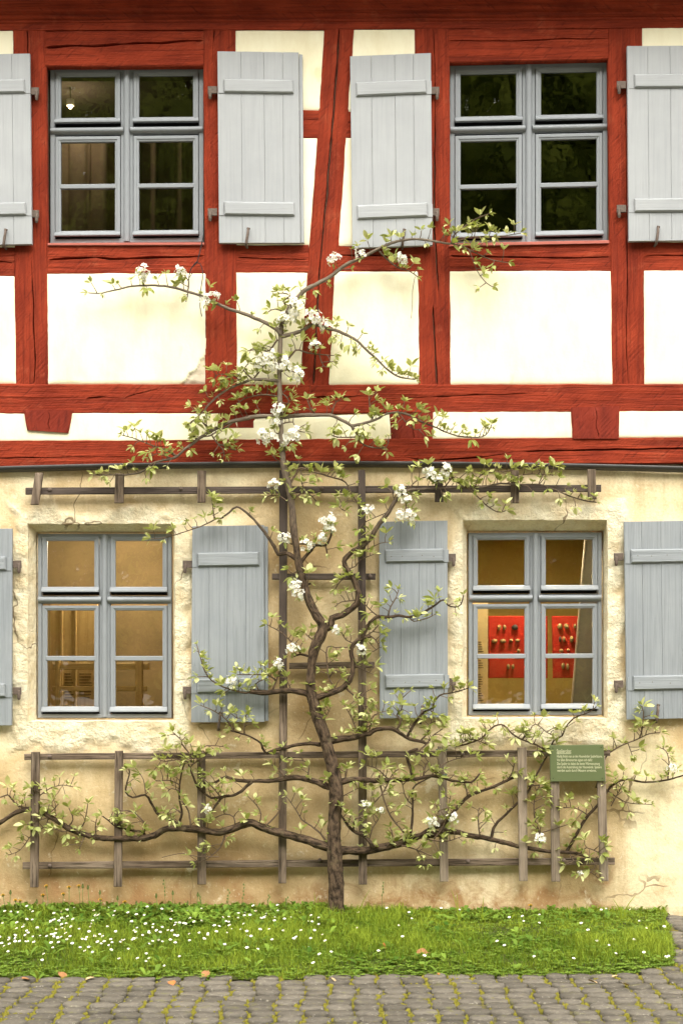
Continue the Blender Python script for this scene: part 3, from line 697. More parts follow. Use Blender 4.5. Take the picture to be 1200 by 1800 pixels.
# ---- rooms
def room(x0, x1, z0, z1, depth, mat, wallmat=None):
    a, b = .345, depth
    v = [(x0, a, z0), (x1, a, z0), (x1, b, z0), (x0, b, z0), (x0, a, z1), (x1, a, z1), (x1, b, z1), (x0, b, z1)]
    return mk('room_walls', v, [(0, 1, 2, 3), (4, 7, 6, 5), (0, 3, 7, 4), (1, 5, 6, 2), (3, 2, 6, 7)], M[mat], H)
room(-2.7, -.3, 3.3, 5.75, 3.2, 'room_dark'); room(.1, 2.6, 3.3, 5.75, 3.2, 'room_dark')
room(-2.9, -.4, .3, 2.85, 2.0, 'room_ochre'); room(.3, 2.6, .3, 2.85, 1.75, 'room_gold')
def lamp(name, loc, energy, label, deep=0.0, r=.12, col=(1, .82, .58)):
    root = empty(name, loc); tag(root, label, 'lamp')
    m = MB(); m.add(*tube([(0, 0, .30), (0, 0, .08)], [.006, .006], 6)); m.build('cord', M['wire'], root)
    n_ = 14; v = []; f = []
    for rr, hh in ((.03, .09), (.05, .08), (r, -deep)):
        for k in range(n_): t_ = 2*math.pi*k/n_; v.append((rr*math.cos(t_), rr*math.sin(t_), hh))
    for i in range(2):
        for k in range(n_): f.append((i*n_+k, i*n_+(k+1) % n_, (i+1)*n_+(k+1) % n_, (i+1)*n_+k))
    f.append(tuple(range(n_))); mk('lamp_shade', v, f, M['whitewood'], root)
    v, f = lathe((0, 0, -.01), [(.008, .06), (.022, .03), (.028, 0), (.02, -.022), (.006, -.03)], 10); mk('bulb', v, f, M['glow'], root, None, True)
    ld = bpy.data.lights.new('lamp_light', 'POINT'); ld.energy = energy; ld.color = col; ld.shadow_soft_size = .06
    lo = bpy.data.objects.new('lamp_light', ld); COL.objects.link(lo); lo.parent = root; lo.location = (0, 0, -.08 if not deep else .015)
    return root
lamp('ceiling_lamp', (-1.55, 1.0, 2.70), 22, 'ceiling lamp lighting the ochre room behind the lower window near the dandelions')
lamp('ceiling_lamp', (1.30, .55, 2.70), 30, 'ceiling lamp lighting the room with the red display panels', .055)
# small lit lamp seen through the upper window
r_ = lamp('hanging_lamp', P(124, 186, -.95), .9, 'small lit lamp glowing behind the upper window with dim curtains', r=.05)
r_.scale = (.55, .55, .55)
# curtain in that room
v = []; f = []; n_ = 70
for i in range(n_+1):
    x = -2.45+i*(1.9/n_); y = 1.25+.06*math.sin(i*.9)+.03*math.sin(i*2.3+1)
    v += [(x, y, 3.35), (x+.02*math.sin(i), y+.03, 5.5)]
f = [(2*i, 2*i+2, 2*i+3, 2*i+1) for i in range(n_)]
tag(mk('curtain', v, f, M['curtain'], None, None, True), 'dim brown curtain hanging inside the upper window with the small lit lamp', 'curtain')
# lower left room: oak rack in front of a panelled board
root = empty('oak_rack', P(180, 1330, -.75)); tag(root, 'oak rack of rails and posts behind the lower panes of the window', 'rack')
inv = Vector(P(180, 1330, -.75))
def chb(name, q, fr, bk, mat, root, ch=.004):
    qw = [Q(a, b, fr) for a, b in q]; qw = [(x-root.location.x, z-root.location.z) for x, z in qw]
    v, f, u = slab_data(qw, fr, bk, ch); v = [(p[0], p[1]-root.location.y, p[2]) for p in v]
    return MB().add(v, f, u).build(name, mat, root)
chb('rail', rect(92, 262, 1165, 1177), -.72, -.76, M['oak'], root); chb('rail', rect(92, 258, 1206, 1215), -.72, -.76, M['oak'], root)
for a, b in ((98, 104), (238, 250)): chb('post', rect(a, b, 1160, 1420), -.70, -.77, M['oak'], root)
root = empty('panelled_board', P(140, 1400, -1.1)); tag(root, 'brown panelled board standing behind the oak rack', 'board')
chb('panel', rect(88, 172, 1060, 1420), -1.1, -1.13, M['oak'], root)
for a, b in ((106, 111), (131, 135)): chb('stile', rect(a, b, 1065, 1415), -1.09, -1.0985, M['oak'], root)
for k in range(10):
    if k < 9: chb('print_line', rect(114, 128+random.uniform(-4, 2), 1184+k*5.2, 1185.6+k*5.2), -1.0965, -1.099, M['print'], root, 0); chb('print_line', rect(140, 162+random.uniform(-6, 2), 1184+k*5.2, 1185.6+k*5.2), -1.0965, -1.099, M['print'], root, 0)
# lower right room: red panels with mounted flints
def display(q, stones, label):
    bx, bz = Q((q[0][0]+q[1][0])/2, q[2][1], -.9); root = empty('display_panel', (bx, .9, bz)); tag(root, label, 'display panel', 'red panels behind the lower window')
    chb('board', q, -.88, -.92, M['red'], root)
    for px, py, rx, rz, dk in stones:
        x, z = Q(px, py, -.86); v = []; f = []
        for i in range(5):
            ph = math.pi*i/4-math.pi/2
            for k in range(8):
                th = 2*math.pi*k/8; rr = math.cos(ph)*(1+.25*random.uniform(-1, 1))
                v.append((x-bx+rx*rr*math.cos(th)*1e-3, .868-.9+.012*math.sin(th)*rr, z-bz+rz*math.sin(ph)*1e-3+.002*random.random()))
        for i in range(4):
            for k in range(8): f.append((i*8+k, i*8+(k+1) % 8, (i+1)*8+(k+1) % 8, (i+1)*8+k))
        mk('stone', v, f, M['flint_dark' if dk else 'flint'], root, None, True)
display([(858, 1083), (962, 1083), (962, 1192), (858, 1192)], [(877, 1103, 14, 20, 0), (886, 1103, 12, 20, 0), (905, 1103, 24, 20, 1), (869, 1127, 24, 16, 0), (884, 1127, 24, 15, 0), (898, 1126, 17, 11, 0), (909, 1126, 17, 11, 0), (911, 1144, 14, 12, 0), (893, 1172, 11, 19, 0), (901, 1172, 11, 18, 0)], 'wide red display panel with rows of flints beside the cream banner')
display([(970, 1083), (1016, 1083), (1014, 1192), (972, 1192)], [(984, 1101, 20, 22, 0), (995, 1101, 18, 20, 0), (1010, 1101, 10, 16, 0), (984, 1124, 11, 22, 1), (991, 1124, 11, 22, 0), (1004, 1124, 14, 24, 0), (986, 1144, 17, 14, 0), (998, 1143, 13, 9, 0), (989, 1171, 13, 24, 0), (997, 1172, 10, 24, 0)], 'narrow red display panel with paired flints beside the grey board')
root = empty('text_banner', (Q(845, 1240, -.8)[0], .8, Q(845, 1240, -.8)[1])); tag(root, 'cream banner with dark lines of print beside the wide red panel', 'banner')
chb('sheet', rect(826, 857, 1060, 1300), -.80, -.806, M['banner'], root, .001)
for k in range(26):
    if k not in (5, 6, 12, 13): chb('print_line', rect(840, 843+random.uniform(1, 6), 1128+k*4.1, 1129.3+k*4.1), -.7985, -.7995, M['print'], root, 0)
root = empty('grey_board', (Q(1040, 1300, -.55)[0], .55, Q(1040, 1300, -.55)[1])); tag(root, 'tall grey board leaning inside the lower window with red panels', 'board')
chb('face', [(1031, 930), (1095, 930), (1095, 1330), (998, 1330)], -.55, -.57, M['greyboard'], root); chb('edge', [(1028.5, 930), (1031, 930), (998, 1330), (995.5, 1330)], -.548, -.572, M['whitewood'], root, .001)

# ================================================================== TRELLIS
T = empty('wooden_trellis', (0, -.05, .2)); tag(T, 'weathered wooden trellis with bolted rails and posts fixed along the wall', 'trellis')
T.location = (0, 0, 0)
def tslab(name, q, fr, bk, mat='trellis'): return slab(name, q, fr, bk, M[mat], T, .003)
RF, RB, PF = .072, .045, .098
def rail(x0, x1, ya, yb, h, mat='trellis'): tslab('rail', [(x0, ya), (x1, yb), (x1, yb+h), (x0, ya+h)], RF, RB, mat)
rail(45, 1056, 857, 852, 12, 'trellis_dark'); rail(478, 660, 1008, 1008, 11, 'trellis_dark'); rail(508, 658, 1165, 1163, 11)
rail(43, 1072, 1325, 1318, 11); rail(40, 1080, 1516, 1508, 12)
def tp(x0, x1, xb0, xb1, y0, y1, mat='trellis'): tslab('post', [(x0, y0), (x1, y0), (xb1, y1), (xb0, y1)], PF, RF+.001, mat)
for x0, x1, b0, b1, y0, y1 in ((62, 76, 54, 68, 831, 887), (203, 218, 201, 217, 832, 884), (347, 362, 347, 361, 827, 883), (764, 778, 764, 779, 840, 882), (898, 911, 897, 912, 827, 884), (1032, 1046, 1033, 1048, 825, 877)): tp(x0, x1, b0, b1, y0, y1, 'trellis_dark' if x0 in (764,) else 'trellis')
for x0, x1, b0, b1, y0, y1 in ((55, 70, 53, 67, 1322, 1560), (202, 216, 200, 214, 1320, 1559), (347, 361, 347, 362, 1322, 1555), (769, 784, 773, 788, 1312, 1550), (909, 925, 912, 927, 1314, 1549), (966, 982, 969, 984, 1330, 1550), (1048, 1063, 1054, 1069, 1330, 1549)): tp(x0, x1, b0, b1, y0, y1, 'trellis_pale' if x0 > 700 else 'trellis')
tp(491, 505, 490, 504, 826, 1190, 'trellis_dark'); tp(491, 505, 489, 503, 1190.3, 1553); tp(629, 642, 629, 643, 826, 1090, 'trellis_dark'); tp(629, 643, 630, 645, 1090.3, 1555)
for px, py in ((88, 861), (318, 859), (565, 858), (66, 1324+5), (88, 1330), (812, 1325), (88, 1522), (562, 1513), (822, 1514), (990, 1513), (650, 1013), (652, 1168)):
    x, z = Q(px, py, RF)
    MB().add(*lathe((x, -RF, z), [(.014, .02), (.014, -.002), (.013, -.004), (.009, -.009), (.004, -.011)], 12, 'y')).build('bolt', M['iron'], T, True)
    MB().add(*tube([(x, -RB, z), (x, .02, z)], [.009, .009], 8)).build('bolt_shank', M['iron'], T)
for px, py in ((776, 1318), (776, 1362), (498, 1316)):
    x, z = Q(px, py, PF); MB().add(*tube([(x-.034, -(PF+.004), z), (x, -(PF+.007), z-.003), (x+.034, -(PF+.004), z+.002), (x+.034, -.06, z), (x-.034, -.06, z), (x-.034, -(PF+.004), z)], [.003]*6, 6)).build('plant_tie', M['tie'], T)

# ================================================================== SIGN
S = empty('information_sign', P(1014, 1373, .11)); tag(S, 'green information sign with pale lettering fixed to the trellis posts', 'sign')
q = [(965, 1310), (1060, 1309), (1063, 1373), (967, 1374)]
qw = [Q(a, b, .116) for a, b in q]; v, f, u = slab_data(qw, .116, .102, .002)
L0 = S.location
MB().add([(p[0]-L0.x, p[1]-L0.y, p[2]-L0.z) for p in v], f, u).build('board', M['sign'], S)
for px, py in ((971, 1315), (1056, 1314), (972, 1368), (1058, 1368)):
    x, z = Q(px, py, .118); MB().add(*[a for a in lathe((x-L0.x, -.1155-L0.y, z-L0.z), [(.005, 0), (.004, -.002)], 8, 'y')]).build('screw', M['screw'], S)
lines = [('Spalierobst', 1323.5, 7.6, 25.5), ('Häufig findet man an den Hauswänden Spalierbäume.', 1331.5, 5.2, 80), ('Vor allem Birnensorten eignen sich dafür.', 1338, 5.2, 63), ('Das Spalier ist dabei die beste Wärmenutzung', 1344.5, 5.2, 75), ('durch die Ausstrahlung der Hauswände. Spaliere', 1350.5, 5.2, 78), ('werden auch durch Mauern erwärmt.', 1356.5, 5.2, 69)]
for s_, py, size, wd in lines:
    cu = bpy.data.curves.new('lettering', 'FONT'); cu.body = s_; cu.size = size/270*1.25; cu.extrude = .0004; cu.offset = .0001; cu.materials.append(M['letter'])
    o = bpy.data.objects.new('lettering', cu); COL.objects.link(o); o.parent = S
    x, z = Q(977.5+(py-1323)*.03, py, .1165); o.location = (x-L0.x, -.1165-L0.y, z-L0.z); o.rotation_euler = (math.radians(90), 0, 0)
    bpy.context.view_layer.update()
    wx = o.dimensions.x; me = bpy.data.meshes.new_from_object(o.evaluated_get(bpy.context.evaluated_depsgraph_get())); o2 = bpy.data.objects.new('lettering_line', me); COL.objects.link(o2)
    o2.parent = S; o2.location = o.location; o2.rotation_euler = o.rotation_euler; o2.scale = ((wd/270*.988)/wx, 1, 1); bpy.data.objects.remove(o)
slab('underline', [(977.5, 1324.6), (1003, 1324.4), (1003, 1325.2), (977.5, 1325.4)], .1168, .1161, M['letter'], S, 0)
o = [c for c in S.children if c.name == 'underline'][0]; o.location = (-L0.x, -L0.y, -L0.z)

# ================================================================== ESPALIER PEAR
TR = empty('pear_tree', P(590, 1610, .17)); tag(TR, 'flowering espalier pear tree trained flat against the trellis and wall', 'tree')
TL = Vector(TR.location)
def smooth_path(pts, step=.022):
    """Catmull-Rom through (x,y,z,r) tuples"""
    a = np.array(pts, dtype=float); out = []
    n_ = len(a)
    for i in range(n_-1):
        p0, p1, p2, p3 = a[max(i-1, 0)], a[i], a[i+1], a[min(i+2, n_-1)]
        m = max(2, int(np.linalg.norm(p2[:3]-p1[:3])/step))
        for k in range(m):
            t = k/m; out.append(.5*((2*p1)+(-p0+p2)*t+(2*p0-5*p1+4*p2-p3)*t*t+(-p0+3*p1-3*p2+p3)*t**3))
    out.append(a[-1]); return np.array(out)
PATHS = []
def branch(name, txt, r0, r1, o0=.15, o1=.15, leaf=1.0, bump=.26):
    raw = [tuple(float(x) for x in w_.split(',')) for w_ in txt.split()]
    n_ = len(raw); pts = []; sd_ = random.random()*50
    ln = [0]
    for a, b in zip(raw, raw[1:]): ln.append(ln[-1]+math.dist(a[:2], b[:2]))
    for i, p in enumerate(raw):
        t = ln[i]/ln[-1]; off = o0+(o1-o0)*t+(.012*nz(t*3, sd_, 1, 1.7) if 0 < i else 0)
        r = p[2]*.93 if len(p) > 2 else r0+(r1-r0)*t**.8
        pts.append((*P(p[0], p[1], off), r/270.))
    sp = smooth_path(pts)
    if name == 'branch':
        for i in range(1, len(sp)):
            x, y, z, r = sp[i]; k = min(1, i/4)*.0028*(1 if r > .004 else .6); sp[i, 0] += k*nz(x, z, sd_, 26.); sp[i, 2] += k*nz(x, z, sd_+5, 26.)
    rad = np.maximum(sp[:, 3], .0016)
    v, f, u = tube([tuple(p[:3]) for p in sp], rad, 12 if r0 > 9 else 7 if r0 > 3 else 5, bump if r0 > 2.5 else .06, sd_)
    v = [Vector(p)-TL for p in v]
    o = mk(name, v, f, M['bark' if r0 > 2.2 else 'twig'], TR, u, True)
    PATHS.append((sp, leaf)); return o
branch('trunk', '590,1628,19 590,1600,16 591,1560,14.5 588,1510,14.5 587,1470,13 589,1430,12 591,1395,13.5 585,1355,12 576,1315,11 564,1275,11 552,1238,11 546,1205,9 548,1168,8 552,1142,10 563,1117,10 567,1100,9 554,1078,8.5 541,1050,7.5 533,1020,7 526,995,7.2 521,965,6.2 516,930,6.8 513,890,6 506,850,6.8 498,815,6 495,770,5 492,710,4.7 491,650,4.5 493,600,4.4 495,572,4.2', 15, 4, .17, .15, .12, .16)
B = r"""
493,590 488,580 467,567 430,552 403,543 377,532 353,520 330,512 303,505 280,502 253,502 227,504 203,510 180,515 157,515|4|1|.8
253,502 254,490|1.2|1|0
330,512 332,495 322,482|1.2|1|.6
495,572 502,552 517,530 535,511 561,497 586,482 608,465 634,454 663,438 689,427 715,421 744,421 773,426 792,429|4.4|1.8|.75
792,429 799,412 817,398 836,385 858,376|1.5|.9|1.3
792,429 821,418 847,416 883,415 913,410|1.3|.8|1.1
773,426 810,432 832,443 861,456 891,462|1.6|.8|1.0
824,440 832,460 839,478 854,497 865,504|.9|.7|1.2
665,440 680,456 700,471 718,476 733,486|1.7|.9|1.6
729,486 725,510 724,540 722,560|.6|.5|0
517,530 507,537 497,530 510,520 497,515 483,517|1.5|.9|1.4
505,548 503,550 483,543 472,548|1.4|.9|1.4
494,592 502,590 528,583 551,570 575,577 601,585 627,599 641,612 660,629 678,647 700,662 729,667|4|1.2|2.6
492,640 504,634 520,616 539,620 561,623 586,625|2.2|.9|1.1
561,624 568,643 575,645|1|.8|1.2
490,600 487,598 473,617 460,615 447,612 437,617|1.8|.9|2.0
489,640 478,640 467,631 455,628|1.4|.9|1.6
491,655 505,650 520,655 527,660|1.5|1|1.4
491,670 486,669 445,667 425,674 403,683 384,696 368,710 356,725 345,735|3.2|1.3|2.3
445,667 457,652 467,639|1.6|.9|1.6
445,667 429,652 436,640|1.5|.9|1.6
425,674 410,660 385,658 378,664|1.3|.8|2.6
492,730 470,732 451,732 429,736 403,742 384,751 368,759 346,774 327,788 308,804 283,810 267,815 259,823 245,831 220,835 188,835 166,835|4.4|1|1.7
410,741 400,750 387,756 368,766 352,768|2.2|1|2.5
368,755 356,742 345,735 335,745|1.8|.9|3
346,774 338,760 330,750|1.5|.9|2.6
308,802 290,790 265,782 240,772 215,765|1.8|.8|2.2
300,805 277,797 262,805|1.2|.8|1.6
372,764 381,778 394,794 391,806|1.5|.9|1.8
381,778 405,790 416,791|1|.8|2
491,698 484,696 460,694 429,701 415,712|1.7|.9|1.8
492,690 500,695 508,705 503,712|1.4|.9|2.2
494,730 500,733 530,730 557,730 580,730 600,738 617,748 627,762|4.2|2.6|1.2
627,762 623,768 593,768 583,765|1.6|.9|2.2
617,748 623,748 643,743 660,738 680,727 697,725 720,730 743,743 767,752 790,762 813,768 847,768 858,758 863,747|2.8|.9|2.5
627,762 630,773 647,785 677,787 683,770|2|.9|2.3
557,730 547,720 540,703|1.6|1|2.2
583,727 590,707 600,702|1.6|1|3
655,740 650,715 648,697|1.6|1|2
700,725 722,752 740,755|1|.8|1
495,745 515,742 520,755 535,760|1.3|.9|1.5
494,760 480,765 470,767|1.3|1|.8
495,778 508,775 518,768|1.6|1|.8
498,815 486,808 478,800|1.2|.8|1.2
507,850 510,850 520,833 527,823 547,828 563,833 587,840 607,848 617,867 627,883 632,893|2.2|1|1.2
527,823 530,835 530,850 538,862|1.1|.8|1.8
513,887 523,870 543,868 555,880|1.5|.9|2
513,887 500,878 487,870 470,872|1.6|.9|1.4
627,883 610,880 597,892 606,898|1|.8|2.2
570,1105 581,1102 584,1087 601,1082 613,1073 627,1061 629,1041 619,1015 606,994 607,982 622,968 639,959 652,945 660,930 671,915 680,904 693,883 703,872|6.5|3.4|.55
627,1055 600,1058 590,1066|1.2|.8|1.6
619,1015 600,1020 590,1034|1.2|.8|1.6
613,1000 625,995 632,985 655,975|1.2|.8|1.6
622,968 640,968 668,955 682,953|1|.8|.8
703,872 717,862 747,860 780,858 820,857 847,856 880,850 913,852 947,852 973,860 1000,872 1027,880 1047,883|3|1|1.6
703,872 717,860 730,847 743,840 758,836|1.6|.9|.8
765,850 773,840 793,842 813,853 833,867 853,887 873,900 887,898|2|.9|1.5
947,852 947,848 957,830 967,813|1|.7|1
890,850 913,837 933,833 970,835|1|.7|.7
835,856 840,840 850,833 867,830 897,827 913,823|1.4|.8|2.6
780,858 790,845 800,838 812,845|1.4|.8|2.6
682,900 643,917 630,930|1|.7|1
693,884 690,868 682,858|1|.7|1.4
703,873 713,885 713,900 720,910|1.3|.9|.9
522,985 514,978 502,972 489,974 482,961 470,942 455,923 438,905 417,891 403,901 390,911|4|1.6|.25
390,911 380,912 365,920 347,927 330,933 290,945 267,947|1.4|.7|.7
377,912 374,889 372,875|1.3|.8|1.5
526,995 528,991 537,978 547,968 555,958 572,959 581,942 582,930|3.6|1.6|.5
511,956 534,956 555,957|1.8|1.6|.8
572,959 575,972|1.6|1.2|.8
534,1029 546,1026|2.6|2|1.6
528,1000 515,1008 507,1002|1.2|.8|2.0
636,1122 645,1102 655,1090 665,1084 682,1085 700,1082 720,1085 737,1080 752,1072 767,1062 779,1054 787,1064 800,1067 810,1062 814,1047|4|1|1.1
682,1082 686,1067 695,1052 700,1037|1.5|.8|1.5
720,1086 727,1092 750,1087 764,1080|1.2|.8|1.0
665,1084 650,1072 640,1060|1.4|.9|1.4
548,1234 546,1229 563,1224 584,1217 604,1208 617,1189 620,1166 617,1145 622,1131 636,1122 651,1118|6.5|3.4|.55
592,1213 578,1192 575,1169 575,1138 590,1138 610,1138|1.6|1|.8
578,1192 590,1178 600,1185|1.2|.8|1.8
606,1208 625,1226 632,1235 645,1243|1.8|1|1.6
630,1227 640,1218 651,1212|1.1|.8|1.0
622,1131 608,1125 600,1112|1.2|.8|1.8
636,1122 655,1110 664,1100|1.4|.9|2
620,1168 640,1178 655,1185|1.1|.8|1.6
651,1118 660,1125 666,1138 655,1145|1.2|.8|1.8
545,1222 534,1218 511,1214 487,1215 467,1218 452,1217 439,1215|5.6|4.6|.25
440,1216 432,1218 412,1214 391,1207 371,1195 359,1177 352,1154 346,1134|1.8|.8|1.3
479,1214 485,1198 493,1177 499,1160|2|1|2.2
487,1196 467,1186 438,1186 417,1186|1.4|.8|2.2
511,1212 503,1192|1.4|.9|.8
455,1214 450,1202 462,1195|1.4|.9|2.4
545,1155 541,1153 528,1150 517,1154|3|1.6|1.0
528,1148 517,1134 502,1118 487,1107 470,1099|2|.8|1.2
556,1130 553,1128 538,1115|1.6|1|1.6
562,1309 560,1309 546,1307 522,1309 499,1315 482,1319 468,1325|3.8|2.8|.3
468,1325 461,1315 458,1306 438,1294 420,1288 406,1285|2.3|1.4|1.4
412,1287 398,1265 385,1255 371,1247 353,1240|1.3|.8|1.6
429,1290 429,1265 417,1262 407,1255|1|.7|1.0
429,1265 435,1253|1|.7|1.4
578,1303 598,1299 622,1296 639,1291 650,1290 657,1284 675,1280 690,1281 705,1290 720,1299 735,1302 749,1307|6.2|2.6|.7
715,1296 725,1277 735,1262 747,1251 760,1244 762,1235 772,1222 787,1219 807,1215 822,1210|3|.9|1.5
740,1301 752,1287 757,1270 761,1247|2|1|1.2
736,1320 750,1307 762,1292 777,1281|1.6|1|1.5
645,1290 645,1265 652,1250|1.4|.9|1.5
630,1291 627,1285 617,1260 605,1240|1.3|.8|1.4
648,1288 652,1272 657,1257 677,1250|1.3|.8|1.6
697,1283 705,1267 697,1257 705,1247 707,1235 707,1220|2|.9|2.0
561,1270 574,1258 580,1245|1.2|.8|1.5
566,1288 556,1275 550,1262|1.2|.8|1.8
592,1382 595,1377 607,1372 632,1370 657,1372 682,1371 707,1371 730,1370 745,1366 760,1364 775,1366 795,1372 820,1375 832,1372 842,1360|6.2|1.6|.9
726,1369 720,1347 715,1330 720,1321 734,1316|3.2|2.6|.9
745,1366 745,1352 752,1340 760,1352 770,1365|2.2|1.2|1.8
770,1350 787,1339 810,1332 835,1330|1.2|.8|1.0
607,1369 609,1357 611,1350|1.3|.8|1.4
682,1370 672,1360 660,1350 642,1345|1.5|.9|3
654,1415 670,1397 680,1380 690,1360 700,1352|1.5|1|1.2
666,1360 670,1390 677,1412 687,1435 700,1452 710,1464|1.5|1.6|.7
720,1474 724,1445 725,1415 726,1385 745,1372 765,1362|2.6|1.2|.4
724,1414 721,1412 712,1400 706,1375|1.2|.8|1.1
595,1497 602,1495 620,1495 645,1495 670,1490 695,1484 720,1476 740,1469 755,1467 780,1464 800,1462 820,1467 845,1472 870,1477 890,1482 910,1488 943,1493 967,1497 987,1498 1013,1500 1033,1507|8.6|2.6|.5|.15|.05
740,1467 757,1457 782,1446 795,1430 807,1415 820,1402 832,1395 847,1390 873,1380 890,1372 905,1365|4|2.4|1.2|.15|.06
822,1400 817,1380 815,1374|1.6|1|1
890,1374 900,1357 903,1343|1.8|1|1.8|.06|.12
863,1474 870,1450 890,1430 907,1413 927,1393 935,1377 947,1353 960,1330 973,1302 987,1293 997,1273 1013,1260 1033,1253 1047,1243|3|1|.8|.06|.055
843,1470 840,1443 842,1420 850,1425|1.6|.9|1.4
762,1475 777,1455 787,1425 791,1400|1.8|.8|.8
769,1455 769,1440 769,1415|1.4|.8|1.5
750,1475 782,1479 810,1471|1.3|.8|1
705,1486 725,1491 745,1499 757,1504|1.7|.8|1
730,1492 740,1505 750,1518|1|.7|3
947,1488 947,1463 940,1443 938,1417 940,1397 948,1380|1.7|.9|1.6|.06|.1
947,1465 953,1463 973,1457 995,1450|1.2|.7|.5|.09|.13
927,1382 945,1380 963,1378|1.3|.9|1.2|.06|.08
995,1497 1007,1477 1020,1453 1033,1433 1050,1415 1067,1390 1080,1377 1100,1370 1133,1375 1167,1372 1200,1363 1225,1355|3.2|1.2|.7|.055|.07
1173,1370 1175,1340 1170,1320 1160,1315|1.3|.8|1.7|.07|.09
1060,1392 1067,1390 1100,1410 1143,1414|1.3|.7|.9|.06|.08
1073,1417 1085,1395 1097,1373|1.1|.9|1.4|.08|.08
1047,1385 1055,1360 1065,1330 1083,1315 1113,1302 1140,1290 1158,1288|2.2|.9|.9|.05|.08
1123,1298 1128,1280 1130,1250 1125,1240|1.4|.8|1.8|.08|.1
1103,1307 1110,1327|1|.8|1.6|.08|.1
1033,1433 1010,1420 990,1420|1.3|.8|2.6|.08|.11
800,1312 820,1308 847,1297 857,1285 880,1273 900,1290 917,1300 943,1310 957,1317|1.6|1.6|2.4|.11|.09
917,1300 927,1290 940,1273 960,1287 970,1292|1.4|.8|2.2|.1|.1
787,1310 800,1310 830,1300 855,1308|1.3|.8|3|.13|.12
1000,1500 1007,1513 995,1520|1.2|.8|1.6|.06|.1
1040,1507 1047,1517 1038,1533 1013,1535|1.2|.7|.5|.06|.1
1038,1533 1050,1543|.9|.6|.6|.1|.1
1020,1500 1030,1490 1055,1500|1.2|.8|1.8|.08|.12
578,1386 576,1383 557,1375 536,1369 515,1367 493,1370 472,1373 448,1373 429,1373 413,1371 397,1365 384,1372 373,1377 355,1377|6.2|2|.9|.16|.13
443,1374 432,1383 424,1391 408,1399 392,1401 379,1416 372,1428|3.2|1.8|1|.14|.13
403,1399 387,1401 371,1403 360,1395 347,1383 337,1359 331,1344|2.6|1.4|1|.13|.12
387,1400 373,1383 356,1367|1.3|.9|1.4
540,1372 543,1345 533,1337 517,1336|1.8|.8|.8
500,1366 490,1352 478,1345|1.3|.9|2.6
584,1496 576,1489 560,1484 536,1476 509,1469 483,1461 461,1455 443,1447 429,1449 408,1457 387,1463 365,1461 339,1457 312,1456 289,1458 272,1468 253,1473 228,1474 198,1474 170,1472 146,1466 124,1458 107,1447 88,1435 71,1425 55,1422 36,1426 16,1435 0,1446 -60,1460 -120,1455|8.4|3.2|.45|.16|.05
52,1421 33,1417 22,1406 14,1397 0,1402 -20,1410|2.2|1|1.6|.05|.08
313,1454 313,1450 300,1441 280,1433 269,1417 256,1397 234,1402 221,1392 223,1378 228,1362 228,1353|3.4|1.2|.8|.1|.12
256,1395 252,1370 239,1351|1|.7|.4
313,1450 320,1430 316,1408 316,1381 319,1359 324,1342|2.4|1.2|.9|.1|.12
316,1390 302,1386 296,1390|1.2|.8|1.8
316,1380 300,1372 275,1373|1.2|.8|1.8
318,1430 305,1420 295,1430|1|.8|1.2
336,1455 331,1425 320,1408|2|1.2|.3
256,1470 250,1463 228,1459 206,1454 192,1443 181,1435|2.6|1.1|1.2|.09|.1
253,1463 256,1450 245,1436 231,1426 212,1425|2|1|1|.09|.11
137,1462 148,1447 153,1425 155,1414|1.7|.8|.7|.06|.1
118,1455 129,1441 122,1421|1.7|.8|.5|.06|.1
70,1424 91,1426 102,1414|1.2|.8|1.0|.06|.1
71,1424 69,1406 71,1384|1.4|.8|1.8|.06|.11
71,1398 90,1385 110,1380 128,1383|1.1|.8|2.6|.1|.11
85,1434 82,1450 63,1463 55,1469 36,1494 16,1503|1.2|.7|1.4|.06|.08
88,1436 60,1445 45,1450|1.2|.8|3.0|.08|.12
124,1459 110,1462 95,1455|1.1|.8|2.8|.08|.12
150,1467 145,1480 140,1492|1.2|.8|3.2|.08|.12
170,1472 168,1455 170,1440|1.2|.8|2.6|.08|.12
464,1455 480,1439 491,1425 493,1399|1.8|1|.5
456,1446 459,1431 451,1415 435,1399|1.4|.9|.6
575,1482 573,1479 563,1465 547,1452 531,1441 520,1423 504,1401|2.2|.8|.8
397,1463 387,1489 368,1507 357,1513 345,1518|2|.9|1.4|.13|.13
413,1449 411,1436 395,1431 379,1437|1.6|.9|1
385,1506 344,1505 320,1500 285,1507|1|.6|0
655,1491 650,1480 640,1470 620,1460 607,1445 597,1430 585,1412|4|1.6|1|.17|.19
621,1459 624,1440 637,1435 641,1420|1.8|1.1|1.2|.18|.18
602,1400 620,1390 630,1385|1|.7|.2
648,1480 655,1455 665,1440 669,1428|1.3|.9|2.8
680,1488 690,1470 685,1455|1.2|.8|2.4
336,1340 336,1332 331,1321 320,1308 319,1301 305,1288|1.8|.9|1.8
336,1330 345,1322 363,1311 392,1312|1.5|.8|1.6
331,1340 315,1335 290,1338 280,1335|1.4|.8|3.2
336,1345 352,1335 365,1322|1.3|.8|3
""".strip().split('\n')
for ln_ in B:
    p = ln_.split('|'); a = [float(x) for x in p[1:]]
    rr0, rr1, lf = a[0], a[1], a[2]; o0, o1 = (a[3], a[4]) if len(a) > 3 else (.155, .155)
    branch('branch', p[0], rr0, rr1, o0, o1, lf)

